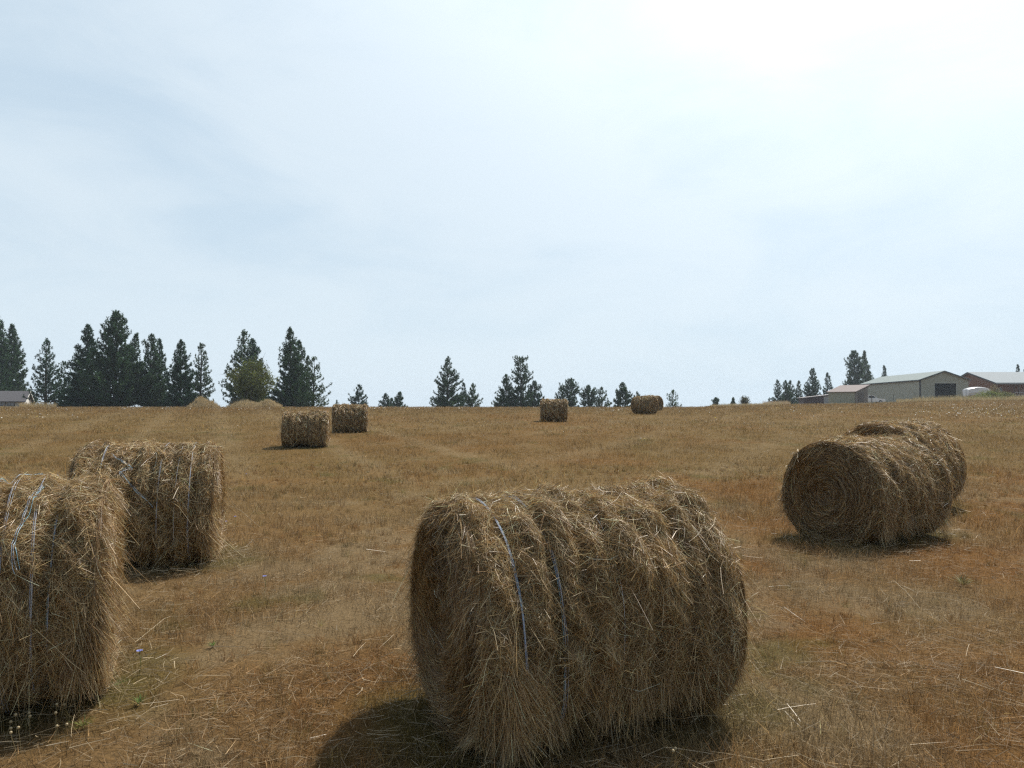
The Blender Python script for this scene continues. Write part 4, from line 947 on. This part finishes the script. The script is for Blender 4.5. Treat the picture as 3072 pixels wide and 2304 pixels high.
def grey_shed():
    c = ray(72, 1222, 130); zb = 1.0; yaw = R_(18)
    ze = ray(72, 1201, 130).z - zb; zp = ray(82, 1175, 132).z - zb
    root = empty('small_shed', (c.x, c.y, zb), yaw); tag(root, 'small pale shed with a grey shingle roof and dark double window at the left edge', 'shed')
    cr = (.50, .47, .40); D = 4.2; Ln = 9
    g = Geo(); g.box(-Ln, 0, 0, .12, 0, ze, cr); g.box(-Ln, 0, D - .12, D, 0, ze, cr); g.build('side_walls', M_paint, root)
    g = Geo()
    for a, b in ((-.12, 0), (-Ln, -Ln + .12)):
        g = Geo(); g.prism([(.123, 0), (D - .123, 0), (D - .123, ze), (D / 2, zp - .05), (.123, ze)], a, b, (.55, .53, .48), 'x')
        g.build('gable_wall', M_paint, root)
    g = Geo(); k = (zp - ze) / (D / 2); gr = (.13, .125, .13); e = .4
    g.prism([(-e, ze - k * e), (D / 2, zp), (D / 2, zp + .12), (-e, ze - k * e + .12)], -Ln - .3, .35, gr, 'x'); g.prism([(D / 2, zp), (D + e, ze - k * e), (D + e, ze - k * e + .12), (D / 2, zp + .12)], -Ln - .3, .35, gr, 'x'); g.build('roof', M_shing, root)
    g = Geo(); wh = (.75, .74, .70)
    g.prism([(-e, ze - k * e - .16), (D / 2, zp - .16), (D / 2, zp + .06), (-e, ze - k * e + .06)], .353, .42, wh, 'x'); g.prism([(D / 2, zp - .16), (D + e, ze - k * e - .16), (D + e, ze - k * e + .06), (D / 2, zp + .06)], .353, .42, wh, 'x')
    g.box(-.15, .05, -.05, -.003, 0, ze - .05, wh); g.build('trim', M_paint, root)
    for xx in (-2.0, -3.35):
        g = Geo(); g.box(xx - .6, xx + .6, -.08, -.003, ze - 1.0, ze - .12, (.14, .13, .12)); w = g.build('window', M_paint, root)
        g = Geo(); g.box(xx - .48, xx - .04, -.1, -.083, ze - .9, ze - .22, (.22, .24, .27)); g.box(xx + .04, xx + .48, -.1, -.083, ze - .9, ze - .22, (.22, .24, .27)); g.build('pane', M_glass, w)
    g = Geo(); g.box(.003, .06, 1.2, 2.3, 0, 2.0, wh); g.build('door', M_paint, root)
grey_shed()

def post(px, top, bot, d, label, wood=False):
    t = ray(px, top, d); z = float(Z(t.x, t.y)); H = t.z - z
    g = Geo()
    if wood: g.tube([(0, 0, -.1), (.01, 0, H * .5), (0, 0, H - .02), (0, 0, H)], [.07, .065, .06, .045], 9, (.10, .08, .065))
    else:
        g.box(-.035, .035, -.006, .006, -.1, H, (.07, .08, .07)); g.box(-.006, .006, .006, .04, -.1, H - .01, (.07, .08, .07))
        for i in range(8): g.box(-.015, .015, -.018, -.0065, .2 + i * .12, .24 + i * .12, (.07, .08, .07))
    o = g.build('fence_post', M_paint); o.location = (t.x, t.y, z); tag(o, label, 'fence post', 'fence posts at the field edge')
post(100, 1208, 1222, 112, 'leftmost dark wooden post right of the small grey roofed shed', True)
post(115, 1211, 1222, 114, 'middle dark wooden post right of the small grey roofed shed', True)
post(133, 1212, 1222, 116, 'third wooden post from the small grey roofed shed', True)
post(2556, 1192, 1204, 126, 'short thin post before the wall of the tan lean-to shed')
post(2615, 1185, 1204, 126, 'thick dark post in front of the white pickup', True)
post(2680, 1182, 1200, 124, 'thin dark post before the long side wall of the metal barn')
post(2745, 1176, 1197, 122, 'thin dark post just left of the front corner of the metal barn')
post(2898, 1164, 1176, 122, 'short dark post between the barn and the white boat hull')

# white pickup: body with hood, cab and windows
def pickup():
    fr = ray(2650, 1200, 148); zb = float(ray(2630, 1196.5, 148).z) - 1.02; Ln = 5.4
    root = empty('pickup_truck', (fr.x - Ln / 2, fr.y, zb), 0); tag(root, 'white pickup half hidden behind the tan lean-to shed, nose to the right', 'pickup')
    wh = (.78, .78, .76); X = lambda v: v - Ln / 2
    g = Geo(); prof = [(X(.0), .45), (X(5.3), .42), (X(5.4), .6), (X(5.35), .92), (X(5.1), 1.02), (X(3.9), 1.1), (X(3.3), 1.12), (X(1.7), 1.12), (X(.05), 1.12), (X(0), .9)]
    g.prism(prof, -.9, .9, wh, 'y'); g.build('body', M_car, root)
    g = Geo(); g.prism([(X(1.75), 1.12), (X(3.85), 1.1), (X(3.2), 1.68), (X(2.9), 1.75), (X(2.0), 1.75), (X(1.85), 1.6)], -.78, .78, wh, 'y'); cb = g.build('cab', M_car, root)
    g = Geo(); g.prism([(X(2.05), 1.2), (X(3.55), 1.18), (X(3.05), 1.62), (X(2.1), 1.64)], -.80, -.783, (.03, .04, .05), 'y'); g.prism([(X(2.05), 1.2), (X(3.55), 1.18), (X(3.05), 1.62), (X(2.1), 1.64)], .783, .80, (.03, .04, .05), 'y')
    g.build('side_window', M_glass, cb)
    g = Geo(); g.prism([(X(3.84), 1.14), (X(3.88), 1.15), (X(3.26), 1.66), (X(3.22), 1.66)], -.7, .7, (.05, .07, .09), 'y'); g.build('windscreen', M_glass, cb)
    for xx in (1.0, 4.4):
        for yy in (-.92, .72):
            g = Geo(); g.tube([(X(xx), yy, .38), (X(xx), yy + .2, .38)], .38, 18, (.03, .03, .03)); w = g.build('wheel', M_rubber, root)
            g = Geo(); g.tube([(X(xx), yy - .012 if yy < 0 else yy + .2, .38), (X(xx), yy - .001 if yy < 0 else yy + .212, .38)], .2, 14, (.5, .5, .5)); g.build('rim', M_car, w)
    for yy in (-.8, .55):
        g = Geo(); g.box(X(5.36), X(5.42), yy, yy + .25, .68, .86, (.6, .6, .6)); g.build('headlight', M_glass, root)
pickup()

def boat():
    c = ray(2934, 1176, 132); s = 132 / F / 3; Ln = 74 * s
    zt = ray(2930, 1163, 132).z; zb = float(Z(c.x, c.y)); root = empty('boat_on_trailer', (c.x, c.y, zb)); H = zt - zb
    tag(root, 'white curved boat hull on a single dark wheel, between the barn and the brown house', 'boat')
    n = 22; m = 9; V = []
    for i in range(n):
        f = i / (n - 1); x = -Ln / 2 + Ln * f; wv = 1.0 * (1 - max(0, (f - .45) / .55) ** 2.2) * (.92 + .08 * min(1, f * 8)) + .03
        top = H * (.80 + .20 * math.sin(min(1, f * 2.2 + .15) * math.pi / 2)) - H * .28 * max(0, f - .5) ** 1.4 * 1.5; bot = H * .36 + .25 * H * max(0, (f - .6)) ** 1.5
        for j in range(m):
            a = math.pi * j / (m - 1); yy = -math.cos(a) * wv; zz = top - math.sin(a) ** .7 * (top - bot)
            V.append((x, yy, zz))
        for j in range(m):
            a = math.pi * j / (m - 1); V.append((x, math.cos(a) * wv * .98, top + .02 + .10 * math.sin(a)))
    k = 2 * m; q = [(i * k + j, i * k + (j + 1) % k, (i + 1) * k + (j + 1) % k, (i + 1) * k + j) for i in range(n - 1) for j in range(k)]
    g = Geo(); g.add(V, q + [tuple(range(k))[::-1], tuple((n - 1) * k + j for j in range(k))], (.74, .75, .76)); g.build('hull', M_car, root)
    g = Geo(); g.box(-Ln / 2 + .2, Ln / 2 - .1, -.5, -.42, .30, .38, (.1, .1, .1)); g.box(-Ln / 2 + .2, Ln / 2 - .1, .42, .5, .30, .38, (.1, .1, .1)); g.box(-1.4, -1.3, -.95, .95, .28, .297, (.1, .1, .1)); g.box(Ln / 2 - .1, Ln / 2 + .9, -.06, .06, .3, .38, (.1, .1, .1)); g.build('trailer_frame', M_paint, root)
    for yy in (-1.1, .92):
        g = Geo(); g.tube([(-1.35, yy, .34), (-1.35, yy + .18, .34)], .34, 18, (.03, .03, .03)); w = g.build('wheel', M_rubber, root)
        g = Geo(); g.tube([(-1.35, yy - .012, .34), (-1.35, yy - .001, .34)], .16, 12, (.4, .4, .4)); g.build('rim', M_car, w)
boat()
